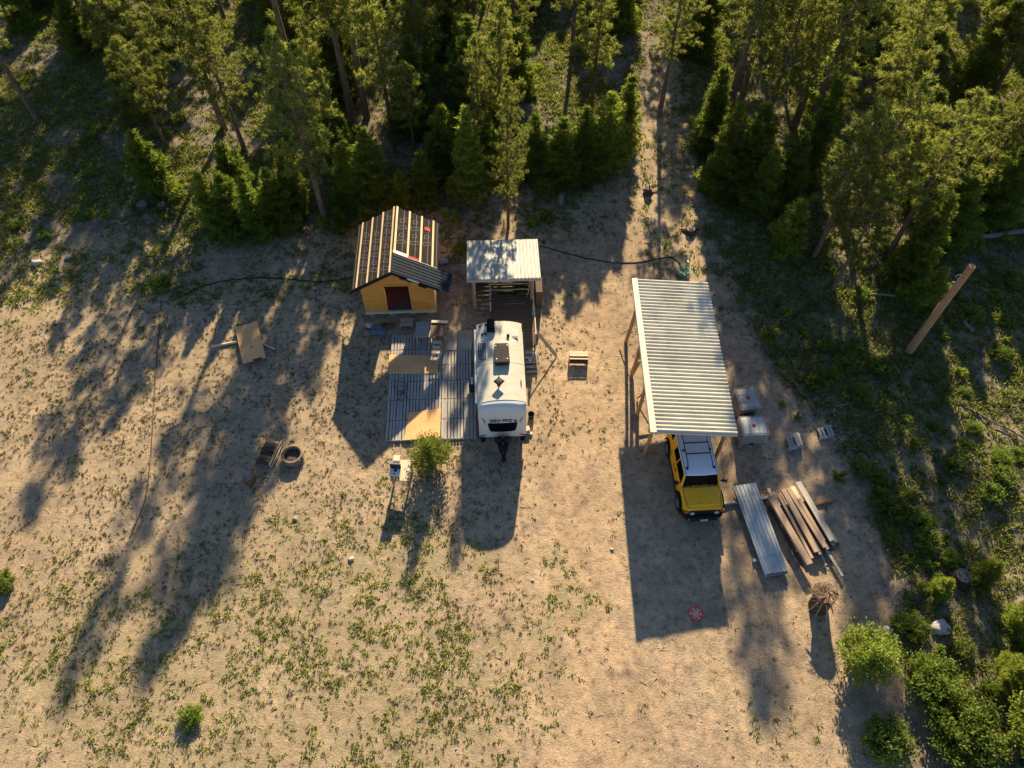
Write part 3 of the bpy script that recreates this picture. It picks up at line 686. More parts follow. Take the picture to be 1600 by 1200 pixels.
# side details: awning tube, door, windows, steps, wheels
MB().tube([(-TW - .09, .7, 2.38), (-TW - .09, TL - .2, 2.38)], .055, 10).build('awning_tube', M['rvside'], tr)
m = MB()
for y in (.75, TL - .25): m.box((-TW - .07, y, 1.6), (.05, .06, 1.5))
m.build('awning_arm', M['steel'], tr)
dr = MB().box((-TW - .012, 3.25, 1.42), (.03, .72, 1.72)).build('entry_door', M['rvwhite'], tr, bevel=.02)
MB().box((-TW - .035, 3.25, 1.85), (.02, .4, .5)).build('door_window', M['glass'], dr); MB().box((-TW - .05, 3.0, 1.35), (.03, .05, .14)).build('handle', M['black'], dr)
for s, ys in ((-1, (1.5, 4.5)), (1, (1.4, 3.0, 4.4))):
    for y in ys: w_ = MB().box((s * (TW + .012), y, 1.75), (.02, .8, .5)).build('side_window', M['glass'], tr, bevel=.005)
for s in (-1, 1):
    wl = MB().tube([(s * .90, 2.55, .35), (s * 1.10, 2.55, .35)], .35, 24).build('wheel', M['tyre'], tr); MB().tube([(s * 1.10, 2.55, .35), (s * 1.115, 2.55, .35)], .2, 16).build('rim', M['steel'], wl)
MB().box((0, TL / 2, .42), (1.6, TL - .3, .18)).build('chassis', M['blacksteel'], tr)
sp2 = MB()
for k in range(2): sp2.box((-TW - .18 - k * .22, 2.98, .62 - k * .2), (.2, .6, .03))
sp2.box((-TW - .2, 2.68, .5), (.45, .02, .3)).box((-TW - .2, 3.28, .5), (.45, .02, .3)); sp2.build('folding_step', M['blacksteel'], tr)
m = MB(); m.box((-TW - .12, 2.05 + .45, 1.3), (.02, .30, .45)); m.box((-TW - .30, 2.3, 1.25), (.25, .02, .4)); m.build('fold_down_tray', M['black'], tr)
m = MB(); m.box((-TW - .15, 2.62, 1.54), (.10, .36, .015)); m.box((-TW - .31, 2.58, 1.5), (.10, .40, .015)); m.build('tray_edge', M['trim'], tr)
m = MB(); m.box((-TW - .09, .93, 2.12), (.12, .07, .07)); m.box((-TW - .09, 4.35, 2.22), (.12, .07, .07)); m.build('side_lamp', M['trim'], tr)
# drawbar, gas bottles and jack
m = MB()
for s in (-1, 1): m.bar((s * .45, .35, .46), (0, -1.15, .46), .07, .11)
m.box((0, -.18, .46), (.75, .08, .1)); m.build('drawbar', M['blacksteel'], tr)
for s in (-1, 1):
    g_ = MB().lathe([(0, .5), (.13, .5), (.15, .56), (.15, .86), (.11, .96), (.04, .99), (0, .99)], 16, (s * .17, -.33)).build('gas_bottle', M['black'], tr)
MB().box((0, -.68, .60), (.42, .28, .22)).build('battery_box', M['black'], tr, bevel=.02)
m = MB(); m.tube([(0, -.98, .03), (0, -.98, .95)], .035); m.box((0, -.98, 1.0), (.13, .18, .16)); m.box((0, -.98, .035), (.2, .2, .02)); m.build('jack', M['black'], tr, bevel=.01)
m = MB(); m.box((0, -1.2, .48), (.14, .26, .14)); m.tube([(.1, -1.1, .4), (.2, -1.25, .1), (.05, -1.35, .03)], .012, 5); m.tube([(-.1, -1.1, .4), (-.22, -1.22, .1), (-.1, -1.4, .03)], .012, 5); m.build('coupler', M['blacksteel'], tr)
for s in (-1, 1):
    MB().bar((s * .9, .15, .42), (s * .95, .15, .05), .06).box((s * .95, .15, .035), (.22, .22, .03)).build('stabiliser_leg', M['blacksteel'], tr)
# ---- wooden porch behind and beside the trailer
pd = thing('rear_porch', 'brown wooden porch with railing tucked behind the white trailer', 'porch', (0, 24.85, 0), R(2))
m = MB()
for k in range(13): m.box((0, 1.80 - k * .145, .62), (2.3, .125, .03))
m.build('decking', M['deckbrown'], pd)
m = MB()
for k in range(12): m.box((.86, -.12 - k * .145, .62), (.58, .125, .03))
m.build('side_decking', M['deckbrown'], pd)
m = MB(); m.box((0, 1.86, .5), (2.3, .04, .2)); m.box((1.13, .05, .5), (.04, 3.6, .2)); m.box((-1.13, .95, .5), (.04, 1.8, .2)); m.build('skirt_board', M['beam'], pd)
for x, y in ((-1.1, 1.82), (1.1, 1.82), (1.12, .35), (1.12, -1.55), (-1.1, .75)):
    MB().box((x, y, .78), (.08, .08, 1.5 if (x, y) != (-1.1, .75) else 1.1)).build('railing_post', M['beamgrey'], pd)
m = MB(); m.box((0, 1.82, 1.52), (2.34, .06, .035)); m.box((-1.1, 1.3, 1.50), (.05, 1.05, .03)); m.box((1.15, .1, 1.52), (.05, 3.4, .035)); m.build('handrail', M['pale'], pd)
m = MB(); m.box((1.12, .1, 1.05), (.03, 3.3, .06)); m.box((0, 1.84, 1.05), (2.2, .03, .06)); m.build('railing_board', M['beam'], pd)
for k in range(5): MB().box((.88, -1.98 - k * .22, .52 - k * .11), (.6, .17, .03)).build('stair_tread', M['beamgrey'], pd)
MB().box((.58, -2.4, .25), (.03, 1.0, .2)).box((1.18, -2.4, .25), (.03, 1.0, .2)).build('stair_side', M['beam'], pd)
o = MB().lathe([(0, 0), (.13, 0), (.15, .36), (.14, .36), (.12, .03), (0, .03)], 18).build('bucket', M['whitebucket']); o.location = (1.22, 22.72, 0); tag(o, 'white plastic bucket at the foot of the porch stairs', 'bucket')
o = MB().lathe([(0, 0), (.16, 0), (.17, .3), (.13, .42), (.05, .46), (0, .46)], 18).build('water_jug', M['steel']); o.location = (.92, 22.62, 0); tag(o, 'round grey jug beside the white bucket by the trailer', 'jug')
pl = MB().bar((2.28, 23.05, .03), (1.20, 23.55, 1.45), .19, .05).build('leaning_plank', M['beam']); tag(pl, 'single brown plank leaning outward from the porch railing', 'plank')
o = MB().lathe([(0, 0), (.13, 0), (.16, .30), (.15, .30), (.12, .04), (0, .04)], 18).build('bucket', M['black']); o.location = (.93, 19.35, 0); tag(o, 'black bucket standing by the right front corner of the trailer', 'bucket')
o = MB().box((0, 0, .12), (.34, .26, .24), rz=.3).box((.06, -.1, .05), (.5, .12, .1), rz=-.4).build('timber_block', M['pale'], bevel=.01); o.location = (.68, 18.55, 0); tag(o, 'short pale timber blocks by the trailer drawbar corner', 'block')

# ================================================================== CARPORT
cp = thing('carport', 'long open carport of log posts under a white corrugated sheet roof', 'carport', (7.75, 16.35, 0), 0)
CL, XL, XR = 8.75, -1.86, 1.92
def cz(x): return 3.6 - (x - XL) / (XR - XL) * .28
m = MB(); NY = 44 * 8
def fn(u, v):
    k = int(round(v * NY)) % 8; x = (XL + .22) + (XR - XL - .22) * u
    return (x, CL * v, cz(x) + .01 + .058 * [0, 0, .0, .5, 1, 1, 1, .5][k])
m.grid(fn, 6, NY, smooth=False); m.build('roof', M['whiteroof'], cp, solid=.006)
m = MB(); vs = [(XL, -.02, 3.63), (XL + .26, -.02, cz(XL + .26) + .065), (XL + .26, CL + .02, cz(XL + .26) + .065), (XL, CL + .02, 3.63), (XL, -.02, 3.45), (XL, CL + .02, 3.45)]
m.add(vs, [(0, 1, 2, 3), (0, 3, 5, 4)]); m.build('edge_flashing', M['trim'], cp, solid=.01)
m = MB(); m.box((XR - .02, CL / 2, cz(XR) - .06), (.03, CL, .12)); m.build('edge_trim', M['trim'], cp)
m = MB()
for y in (.03, CL - .03): m.bar((XL + .03, y, cz(XL) - .07), (XR - .04, y, cz(XR) - .07), .04, .12)
m.build('end_fascia', M['palex'], cp)
m = MB()
for k in range(1, 10): m.bar((XL + .1, k * CL / 10, cz(XL) - .1), (XR - .1, k * CL / 10, cz(XR) - .1), .05, .15)
m.build('rafter', M['beam'], cp)
m = MB()
m.tube([(XL + .30, .1, 3.30), (XL + .28, 4.3, 3.31), (XL + .31, CL - .1, 3.30)], .08, 10); m.tube([(XR - .22, .1, 3.06), (XR - .2, 4.3, 3.05), (XR - .22, CL - .1, 3.06)], .11, 10)
m.build('log_beam', M['log'], cp)
def logpost(x, y, tx, ty, h, r=.088):
    MB().tube([(x, y, -.03), (x * .6 + tx * .4 + .02, y * .6 + ty * .4, h * .4), (tx, ty, h)], [r * 1.08, r, r * .9], 12).build('log_post', M['log'], cp)
for x, y, tx, ty in ((-1.80, 7.62, -1.58, 7.62), (-1.72, 5.42, -1.58, 5.44), (-1.64, 3.12, -1.58, 3.13), (-1.50, .95, -1.58, .62)): logpost(x, y, tx, ty, 3.25)
for x, y, tx, ty in ((1.80, .72, 1.70, .70), (1.76, 3.1, 1.70, 3.1), (1.74, 5.4, 1.70, 5.4), (1.74, 7.6, 1.70, 7.6)): logpost(x, y, tx, ty, 3.0)
for a, b2, r in (((-2.10, 7.85, .35), (-1.60, 7.70, 1.05), .035), ((-1.62, 5.42, 1.5), (-1.60, 4.3, 3.2), .05), ((-1.66, 5.48, .1), (-1.48, 5.3, 1.5), .07), ((-1.60, 3.12, .6), (-1.0, 2.2, .1), .05), ((-1.6, 3.2, 2.2), (-1.58, 4.2, 3.2), .05), ((-1.55, 4.05, .05), (-1.5, 3.2, 2.0), .04), ((1.70, 3.1, 2.0), (1.70, 4.2, 3.0), .05), ((-1.55, 1.0, 1.9), (-1.57, 1.9, 3.2), .05)):
    MB().tube([a, b2], r, 8).build('brace', M['log'], cp)

# ================================================================== YELLOW OFF-ROAD CAR
car = thing('parked_car', 'yellow boxy off-road car with white roof and black rack, nose out of the carport', 'car', (8.40, 13.78, 0), R(3.2))
# local: nose at y=0, tail at y=4.6, half width .93
def body_section(y):                                  # (half width, belt height, base)
    return
m = MB()
ys = [0.16, .24, .42, .8, 1.2, 1.5, 2.5, 3.6, 4.3, 4.5]
wd = [.70, .82, .89, .91, .91, .92, .92, .92, .89, .85]
tz = [1.02, 1.08, 1.12, 1.15, 1.17, 1.19, 1.19, 1.19, 1.19, 1.15]
NS = 15
def sect(i):
    w, z1 = wd[i], tz[i]; P = []
    prof_ = [(-1.0, .50), (-1.02, .62), (-1.0, .80), (-.985, .94), (-.955, z1 - .05), (-.90, z1 - .008), (-.55, z1 + .022), (0, z1 + .035), (.55, z1 + .022), (.90, z1 - .008), (.955, z1 - .05), (.985, .94), (1.0, .80), (1.02, .62), (1.0, .50)]
    return [(x * w, ys[i], z) for x, z in prof_]
S_ = [sect(i) for i in range(len(ys))]
vs = [p for s in S_ for p in s]; fs = []
for i in range(len(ys) - 1):
    for k in range(NS - 1):
        a = i * NS + k; fs.append((a, a + 1, a + NS + 1, a + NS))
m.add(vs, fs, True); m.add(S_[0], [tuple(range(NS))]); m.add(S_[-1], [tuple(range(NS - 1, -1, -1))])
m.build('body', M['yellow'], car)
m = MB(); m.grid(lambda u, v: ((2 * u - 1) * (.74 + .05 * v), .30 + .92 * v, 1.150 + .035 * (1 - (2 * u - 1) ** 2) + .02 * v + (.02 if .0 < v else 0) - .06 * (1 - v) ** 3), 14, 10); m.build('bonnet', M['yellow'], car, solid=.02)
m = MB()
for s in (-1, 1): m.bar((s * .765, .32, 1.150), (s * .815, 1.20, 1.205), .012, .012); m.box((s * .925, 1.50, .92), (.012, .012, .5)); m.box((s * .925, 2.48, .92), (.012, .012, .5)); m.box((s * .925, 3.1, .92), (.012, .012, .5)); m.bar((s * .70, 1.52, 1.745), (s * .735, 4.2, 1.745), .014, .014)
m.box((0, .295, 1.10), (1.5, .012, .012)); m.build('panel_gap', M['black'], car)
MB().box((.0, .42, 1.165), (.62, .035, .02)).build('bonnet_scoop_line', mat('dull_yellow', (.42, .21, .01), .5), car)
m = MB(); m.box((0, .70, .58), (1.70, 1.1, .2)); m.box((0, 2.4, .52), (1.7, 4.1, .18)); m.build('underbody', M['black'], car)
m = MB(); m.prism([(-.80, .02), (-.60, -.10), (.60, -.10), (.80, .02), (.93, .22), (.93, .38), (-.93, .38), (-.93, .22)], .46, .74); m.build('front_bumper', M['black'], car, bevel=.03)
MB().box((0, -.135, .62), (.32, .02, .14)).build('number_plate', M['lamp'], car); 
MB().box((0, .13, .90), (1.36, .08, .22)).build('grille', M['black'], car, bevel=.02)
for s in (-1, 1):
    MB().tube([(s * .54, .06, .90), (s * .54, .14, .90)], .10, 16).build('headlight', M['lamp'], car)
    MB().box((s * .80, .17, .90), (.16, .08, .12), rz=s * .45).build('turn_signal', M['amber'], car, bevel=.01)
    MB().tube([(s * .62, -.075, .60), (s * .62, -.03, .60)], .06, 12).build('fog_lamp', M['lamp'], car)
    mm = MB().box((s * 1.10, 1.42, 1.28), (.20, .13, .20)).box((s * .98, 1.44, 1.22), (.14, .05, .05)).build('side_mirror', M['black'], car, bevel=.03)
    # cab sides
    gl = [(1.46, 1.20), (1.62, 1.66), (3.0, 1.66), (3.0, 1.22)]
    xb, xt = .875, .745
    def sidep(y, z, o=0): f = (z - 1.18) / .52; return (s * (xb + (xt - xb) * f + o), y, z)
    m = MB(); cabp = [(1.30, 1.18), (1.56, 1.70), (4.20, 1.70), (4.46, 1.18)]
    k = [sidep(y, z) for y, z in cabp]; m.add(k, [(0, 1, 2, 3) if s > 0 else (3, 2, 1, 0)]); m.build('cab_side', M['yellow'], car)
    m = MB(); k = [sidep(y, z, .008) for y, z in ((1.42, 1.22), (1.60, 1.645), (2.38, 1.645), (2.38, 1.22))]; m.add(k, [(0, 1, 2, 3), (3, 2, 1, 0)])
    k = [sidep(y, z, .008) for y, z in ((2.46, 1.24), (2.46, 1.645), (3.05, 1.645), (3.05, 1.26))]; m.add(k, [(0, 1, 2, 3), (3, 2, 1, 0)]); m.build('side_glass', M['glass'], car)
    m = MB(); k = [sidep(y, z, .008) for y, z in ((3.55, 1.30), (3.62, 1.60), (4.05, 1.60), (4.12, 1.30))]; m.add(k, [(0, 1, 2, 3), (3, 2, 1, 0)]); m.build('rear_quarter_glass', M['glass'], car)
    MB().box((s * .925, 2.20, 1.02), (.03, .16, .04)).build('door_handle', M['black'], car)
    for y in (.86, 3.62):
        wl = MB().tube([(s * .70, y, .40), (s * .96, y, .40)], .40, 28).build('wheel', M['tyre'], car, bevel=.03)
        MB().tube([(s * .955, y, .40), (s * .972, y, .40)], .24, 16).build('rim', M['steel'], wl)
        # wheel-arch flare
        m = MB(); n_ = 12
        for q in range(n_):
            a0 = math.pi * q / n_; a1 = math.pi * (q + 1) / n_
            vs = [(s * xx, y + r_ * math.cos(a_), .42 + r_ * math.sin(a_)) for a_ in (a0, a1) for xx, r_ in ((.86, .56), (.985, .53), (.985, .45), (.86, .45))]
            m.add(vs, [(0, 1, 5, 4), (1, 2, 6, 5), (4, 5, 1, 0), (5, 6, 2, 1)])
        m.build('wheel_arch', M['black'], car)
    MB().box((s * .93, 2.25, .50), (.10, 1.7, .07)).build('side_step', M['black'], car, bevel=.02)
m = MB(); m.add([(-.80, 1.28, 1.19), (.80, 1.28, 1.19), (.70, 1.54, 1.68), (-.70, 1.54, 1.68)], [(0, 1, 2, 3)])
m.build('windscreen', M['glass'], car)
m = MB()
for s in (-1, 1): m.add([(s * .80, 1.275, 1.19), (s * .90, 1.30, 1.18), (s * .765, 1.56, 1.70), (s * .70, 1.535, 1.68)], [(0, 1, 2, 3), (3, 2, 1, 0)])
m.build('windscreen_pillar', M['yellow'], car, solid=.01)
m = MB()                                              # cowl with black slots and wipers
for k in range(6):
    x = -.70 + k * .27; m.box((x, 1.235, 1.198), (.17, .055, .014), rz=-.15)
m.build('cowl_slot', M['black'], car)
m = MB()
for k in range(5): m.box((-.565 + k * .27, 1.225, 1.200), (.085, .04, .012), rz=-.5)
m.build('cowl_mark', M['suvwhite'], car)
m = MB()
for k in range(3): m.bar((-.62 + k * .5, 1.25, 1.23), (-.30 + k * .5, 1.31, 1.27), .02, .02)
m.build('wiper', M['black'], car)
m = MB(); m.grid(lambda u, v: ((2 * u - 1) * (.775 - .02 * (1 - v)), 1.48 + 2.80 * v + .05 * (2 * u - 1) ** 2 * (1 - 2 * v), 1.705 + .075 * (1 - (2 * u - 1) ** 4) * min(1, (v + .02) * 6, (1.02 - v) * 6) ** .5), 24, 24)
m.build('roof', M['suvwhite'], car, solid=.03)
m = MB(); m.add([(-.74, 4.30, 1.68), (.74, 4.30, 1.68), (.84, 4.48, 1.19), (-.84, 4.48, 1.19)], [(0, 1, 2, 3), (3, 2, 1, 0)]); m.build('rear_window', M['glass'], car)
rk = []
for s in (-1, 1):
    MB().tube([(s * .56, 1.85, 1.76), (s * .545, 2.05, 1.89), (s * .545, 3.9, 1.89), (s * .56, 4.05, 1.76)], .022, 8).build('roof_rail', M['black'], car)
    for y in (1.84, 2.75, 4.05): MB().box((s * .60, y, 1.775), (.09, .12, .05)).build('rack_foot', M['black'], car, bevel=.01)
for y in (2.50, 3.05, 3.6): MB().box((0, y, 1.90), (1.08, .045, .03)).build('crossbar', M['black'], car)
sw = MB().tube([(.0, 4.50, .95), (.0, 4.70, .95)], .38, 24).build('spare_wheel', M['tyre'], car)
for s in (-1, 1): MB().box((s * .80, 4.52, 1.0), (.14, .05, .26)).build('tail_light', M['redcan'], car)
MB().box((0, 4.55, .6), (1.7, .16, .2)).build('rear_bumper', M['black'], car, bevel=.03)

# ================================================================== TANKS
def ibc(label, c, rz, wx, wy, mk):
    o = thing('water_tank', label, 'tank', (c[0], c[1], 0), rz, 'caged cube tanks beside the carport'); h = 1.16
    MB().box((0, 0, .645), (wx - .06, wy - .06, .99)).build('bottle', M[mk], o, bevel=.09, seg=4)
    m = MB()
    for x in (-.16, .16) if wx > wy else (): pass
    for k in (-1, 1):
        if wx > wy: m.box((k * wx * .17, 0, h - .012), (.02, wy - .04, .02))
        else: m.box((0, k * wy * .17, h - .012), (wx - .04, .02, .02))
    m.build('top_bar', M['steel'], o)
    m = MB(); nx = 8
    for k in range(nx + 1):
        t_ = -.5 + k / nx
        for s in (-1, 1):
            m.box((t_ * wx, s * wy / 2, .64), (.018, .018, 1.0)); m.box((s * wx / 2, t_ * wy, .64), (.018, .018, 1.0))
    for z in (.17, .36, .55, .74, .93, 1.12):
        for s in (-1, 1): m.box((0, s * wy / 2, z), (wx, .022, .022)); m.box((s * wx / 2, 0, z), (.022, wy, .022))
    m.build('cage', M['steel'], o)
    MB().lathe([(0, 1.165), (.07, 1.165), (.09, 1.155), (.09, 1.13)], 18).build('cap', M['redcap'], o)
    m = MB()
    for k in (-1, 0, 1): m.box((k * wx * .42, 0, .05), (.12, wy, .1))
    m.box((0, 0, .12), (wx, wy, .03)); m.build('pallet_base', M['beamgrey'], o)
    MB().box((0, -wy / 2 - .015, .30), (.16, .06, .14)).build('valve', M['black'], o, bevel=.02)
    return o
t1 = ibc('dull cream caged cube tank farther back against the carport side', (11.28, 19.72), R(8), 1.0, 1.2, 'ibc')
MB().box((-.02, -.615, .62), (.52, .008, .36)).build('dark_plate', M['decal'], t1)
ibc('whiter caged cube tank by the front corner of the carport', (11.28, 18.18), R(2), 1.2, 1.02, 'ibcw')

# ================================================================== MATERIAL STACKS
ms = thing('roofing_sheet_stack', 'stack of long galvanised ribbed sheets lying beside the yellow car', 'stack', (10.92, 13.45, 0), R(8.7))
for L_, (dx, dy, z, ln) in enumerate(((.0, -.05, .16, 4.2), (.02, 0, .21, 4.2), (.0, .05, .26, 4.15), (-.015, .02, .31, 4.2))):
    m = MB()
    m.grid(lambda u, v: (dx - .53 + 1.06 * u, dy - ln / 2 + ln * v, z + .035 * [0, 0, 0, 1, 1, 0][int(round(u * 36)) % 6]), 36, 4, smooth=False)
    m.build('ribbed_sheet', M['galv'], ms, solid=.012)
MB().box((0, 1.62, .352), (1.08, .012, .012)).box((0, -1.3, .352), (1.08, .012, .012)).build('strap', M['steel'], ms)
for x, y, l_, n_ in ((10.55, 14.85, 2.5, 'square timber bearer sticking out under the upper end of the metal sheets'), (11.05, 12.1, 1.35, 'timber bearer under the lower end of the metal sheets')):
    o = MB().box((0, 0, .07), (l_, .13, .13)).build('timber_bearer', M['beamgrey'], bevel=.005); o.location = (x, y, 0); o.rotation_euler = (0, 0, R(8)); tag(o, n_, 'timber', 'bearers under the metal sheets')
def board(a, b2, w, h, z, mk, label, cat='board', name='lumber_board', tilt=0):
    A = at(*a, z); B = at(*b2, z); c_ = (A + B) / 2; d = (B - A)
    o = MB().box((0, 0, 0), (w, d.length, h)).build(name, M[mk], bevel=.004)
    o.location = (c_.x, c_.y, z - h / 2); j_ = random.Random(label); o.rotation_euler = (tilt + j_.uniform(-.012, .012), j_.uniform(-.05, .05), math.atan2(d.y, d.x) - math.pi / 2 + j_.uniform(-.022, .022))
    return tag(o, label, cat, 'timber pile beside the metal sheets')
board((1204, 775), (1266, 881), .29, .14, .52, 'beam', 'thick brown beam on top at the left side of the timber pile')
board((1224, 764), (1277, 862), .25, .10, .42, 'beam', 'orange brown board second from the left on the timber pile')
board((1233, 762), (1289, 855), .22, .08, .45, 'beam', 'brown board in the middle of the timber pile, next right of the orange one')
board((1249, 778), (1287, 845), .15, .07, .47, 'beam', 'narrow warm brown board with a dark gap in the middle of the pile')
board((1248, 752), (1300, 845), .27, .05, .44, 'beamgrey', 'wide pale grey board along the right edge of the timber pile')
board((1262, 780), (1307, 846), .16, .03, .38, 'beamgrey', 'thin pale grey board sliding off the right edge of the pile')
board((1284, 845), (1317, 900), .13, .04, .20, 'beamgrey', 'grey plank end sticking out low at the bottom right of the pile')
board((1275, 845), (1291, 883), .09, .04, .16, 'beamgrey', 'short narrow plank end poking out beneath the pile')
board((1199, 783), (1251, 884), .10, .05, .12, 'deckbrown', 'dark plank lowest and leftmost under the timber pile')
board((1202, 780), (1256, 886), .08, .05, .20, 'deckbrown', 'dark thin plank beside the lowest one under the pile')
board((1208, 768), (1218, 790), .14, .06, .36, 'pale', 'short splintered offcut at the upper left end of the pile')
board((1201, 763), (1206, 775), .12, .05, .22, 'pale', 'tiny pale offcut at the uppermost left tip of the pile')
board((1238, 760), (1252, 785), .20, .05, .40, 'pale', 'short pale board end between the brown boards and the grey one')
for k_, (a_, b_, w_, z_, mk_, lb_) in enumerate((((1217, 772), (1270, 872), .16, .30, 'beam', 'brown board in the second layer, left, under the thick top beam'), ((1229, 770), (1283, 866), .18, .28, 'beamgrey', 'grey brown board in the second layer under the orange one'),
   ((1241, 768), (1294, 858), .17, .30, 'beam', 'brown board in the second layer, showing in the middle gap'), ((1253, 766), (1303, 852), .15, .27, 'beamgrey', 'grey board in the second layer beneath the wide pale one'), ((1214, 776), (1262, 880), .14, .16, 'deckbrown', 'dark board of the bottom layer at the left of the pile'), ((1236, 775), (1288, 866), .18, .15, 'deckbrown', 'dark board of the bottom layer in the middle of the pile'), ((1257, 775), (1300, 860), .16, .14, 'deckbrown', 'dark board of the bottom layer at the right of the pile'))):
    board(a_, b_, w_, .06, z_, mk_, lb_)
for a, b2, i in (((1195, 800), (1300, 785), 0), ((1240, 862), (1310, 850), 1)):
    A = at(*a); B = at(*b2); o = MB().box((0, 0, .05), ((B - A).length, .1, .1)).build('timber_bearer', M['deckbrown']); c_ = (A + B) / 2; o.location = (c_.x, c_.y, 0); o.rotation_euler = (0, 0, math.atan2((B - A).y, (B - A).x))
    tag(o, ['dark bearer under the upper end of the timber pile', 'dark bearer under the lower end of the timber pile'][i], 'timber', 'bearers under the timber pile')
def pal(label, quads, h):
    cx = sum(q[0] for q in quads) / len(quads); cy = sum(q[1] for q in quads) / len(quads)
    o = thing('small_pallet', label, 'pallet', (cx, cy, 0), 0, 'small slatted pallets right of the tanks')
    for x, y, w_, l_, r_ in quads: MB().box((x - cx, y - cy, h), (w_, l_, .025), rz=r_).build('slat', M['deck'], o)
    m = MB()
    for s in (-1, 1): m.box((0, s * .27, h / 2 - .01), (.75, .09, h - .02), rz=quads[0][4] + .15)
    m.build('runner', M['beamgrey'], o)
pal('slatted pallet piece nearer the tanks, its slats in the sun', [(13.10, 17.74, .15, .75, .13), (13.25, 17.72, .08, .7, .13), (13.46, 17.92, .15, .72, .13), (13.63, 17.95, .12, .7, .13)], .30)
pal('greyer slatted pallet piece farther right, near the undergrowth', [(14.76, 18.33, .13, .58, .12), (14.93, 18.36, .12, .58, .12), (15.15, 18.52, .13, .60, .12), (15.31, 18.53, .12, .58, .12)], .14)
# root wad
rw = thing('uprooted_stump', 'upturned tree stump bristling with dry pale roots at the edge of the sand', 'stump', (12.75, 10.15, 0), R(10))
MB().tube([(0, -.1, 0), (.02, .0, .7), (0, .1, 1.15)], [.42, .40, .50], 12).build('trunk', M['charred'], rw)
rr = random.Random(9); m = MB()
for k in range(260):
    a = rr.uniform(0, 6.28); e = rr.uniform(-.2, 1.2); L_ = rr.uniform(.2, .55); p = Vector((.5 * math.cos(a + 1) * rr.random(), .42 * math.sin(a + 1) * rr.random() + .1, 1.15 + rr.uniform(-.2, .12)))
    d = Vector((math.cos(a) * math.cos(e), math.sin(a) * math.cos(e), math.sin(e) * .7)); q = p + d * L_ * .5 + Vector((rr.uniform(-.08, .08), rr.uniform(-.08, .08), 0)); s2 = q + (d + Vector((rr.uniform(-.5, .5), rr.uniform(-.5, .5), -.3))) * L_ * .5
    r_ = rr.uniform(.005, .016); m.tube([p, q, s2], [r_, r_ * .7, r_ * .25], 5)
for a, l_ in ((3.6, .9), (4.0, .8), (4.5, 1.0), (5.0, .7)): m.tube([(0, .1, 1.0), (math.cos(a) * l_ * .5, math.sin(a) * l_ * .5, .95), (math.cos(a) * l_, math.sin(a) * l_, .6)], [.06, .045, .02], 7)
m.build('roots', M['root'], rw)
# landing pad
pad = thing('landing_pad', 'small folded-out red landing pad with white rings on the sand in the carport shade', 'landing pad', (7.62, 9.73, .02), R(27))
MB().box((0, 0, .006), (.56, .56, .012)).build('mat', M['padred'], pad)
m = MB()
def ring(m, r0, r1, a0, a1, z, n_=24):
    for k in range(n_):
        t0 = a0 + (a1 - a0) * k / n_; t1_ = a0 + (a1 - a0) * (k + 1) / n_
        m.add([(r0 * math.cos(t0), r0 * math.sin(t0), z), (r1 * math.cos(t0), r1 * math.sin(t0), z), (r1 * math.cos(t1_), r1 * math.sin(t1_), z), (r0 * math.cos(t1_), r0 * math.sin(t1_), z)], [(0, 1, 2, 3)])
ring(m, .095, .12, 0, 2 * math.pi, .016)
for k in range(6): ring(m, .185, .22, k * math.pi / 3 + .2, k * math.pi / 3 + .75, .016, 6)
m.build('ring_print', M['padwhite'], pad)
text_part('letter', 'H', .13, M['padwhite'], pad, (0, 0, .018), (0, 0, R(-27)), depth=.001, bold=.004)
# sawhorse-like bench alone on the sand
bn_ = thing('wooden_bench', 'low pale wooden bench standing alone on the sand right of the trailer', 'bench', (3.40, 22.75, 0), R(-1))
for y, w_ in ((.20, .15), (.04, .15)): MB().box((0, y, .44), (.96, w_, .035)).build('seat', M['palex'], bn_)
MB().box((0, -.19, .43), (.96, .075, .04)).build('edge_board', M['palex'], bn_)
for z in (.10, .24): MB().box((0, -.20, z), (.90, .03, .12)).build('shade_board', M['charred'], bn_)  # near-black boards paint in the shade on the bench front
MB().box((0, .05, .30), (.88, .46, .02)).build('shelf', M['charred'], bn_)  # dark panel paints in the shade showing through the seat gap
for s in (-1, 1): MB().box((s * .46, .0, .21), (.04, .48, .42)).build('leg', M['beam'], bn_)
# sawn plywood on pole at left
o = thing('plywood_offcut', 'plywood panel with sawn notches lying on a pole at the left of the clearing', 'plywood', (-13.58, 23.78, .22), R(21))
m = MB(); m.prism([(-.58, -1.28), (-.05, -1.28), (-.05, -1.15), (.38, -1.15), (.38, -1.28), (.58, -1.28), (.58, 1.28), (.5, 1.28), (.10, 1.24), (-.58, 1.28)], 0, .02); m.build('panel', M['ply_new'], o)
MB().box((.02, -.36, .022), (.16, .05, .006)).box((.0, -.1, .022), (.012, .5, .005)).build('cut_slot', M['charred'], o)
MB().box((-.02, -.05, -.05), (1.1, 2.15, .09)).build('frame_under', M['deckbrown'], o)
pp = MB().tube([(-15.6, 23.62, .06), (-13.6, 24.1, .08), (-12.3, 23.45, .07)], [.07, .06, .05], 8).build('peeled_pole', M['pale']); tag(pp, 'peeled pole poking out under the notched plywood panel', 'pole')
# fire ring
fr = thing('fire_ring', 'round steel fire ring with ash inside on the open sand', 'fire ring', (-10.27, 17.08, 0), 0)
MB().lathe([(.50, 0), (.50, .36), (.47, .38), (.40, .38), (.39, .34), (.39, .1)], 32).build('wall', M['brick'], fr)
MB().lathe([(0, .17), (.2, .19), (.39, .14)], 20).build('ash', M['ash'], fr)
MB().box((.36, -.28, .392), (.16, .05, .012), rz=-.8).box((.53, -.1, .2), (.05, .1, .1)).box((-.53, .1, .2), (.05, .1, .1)).build('handle', M['steel'], fr)
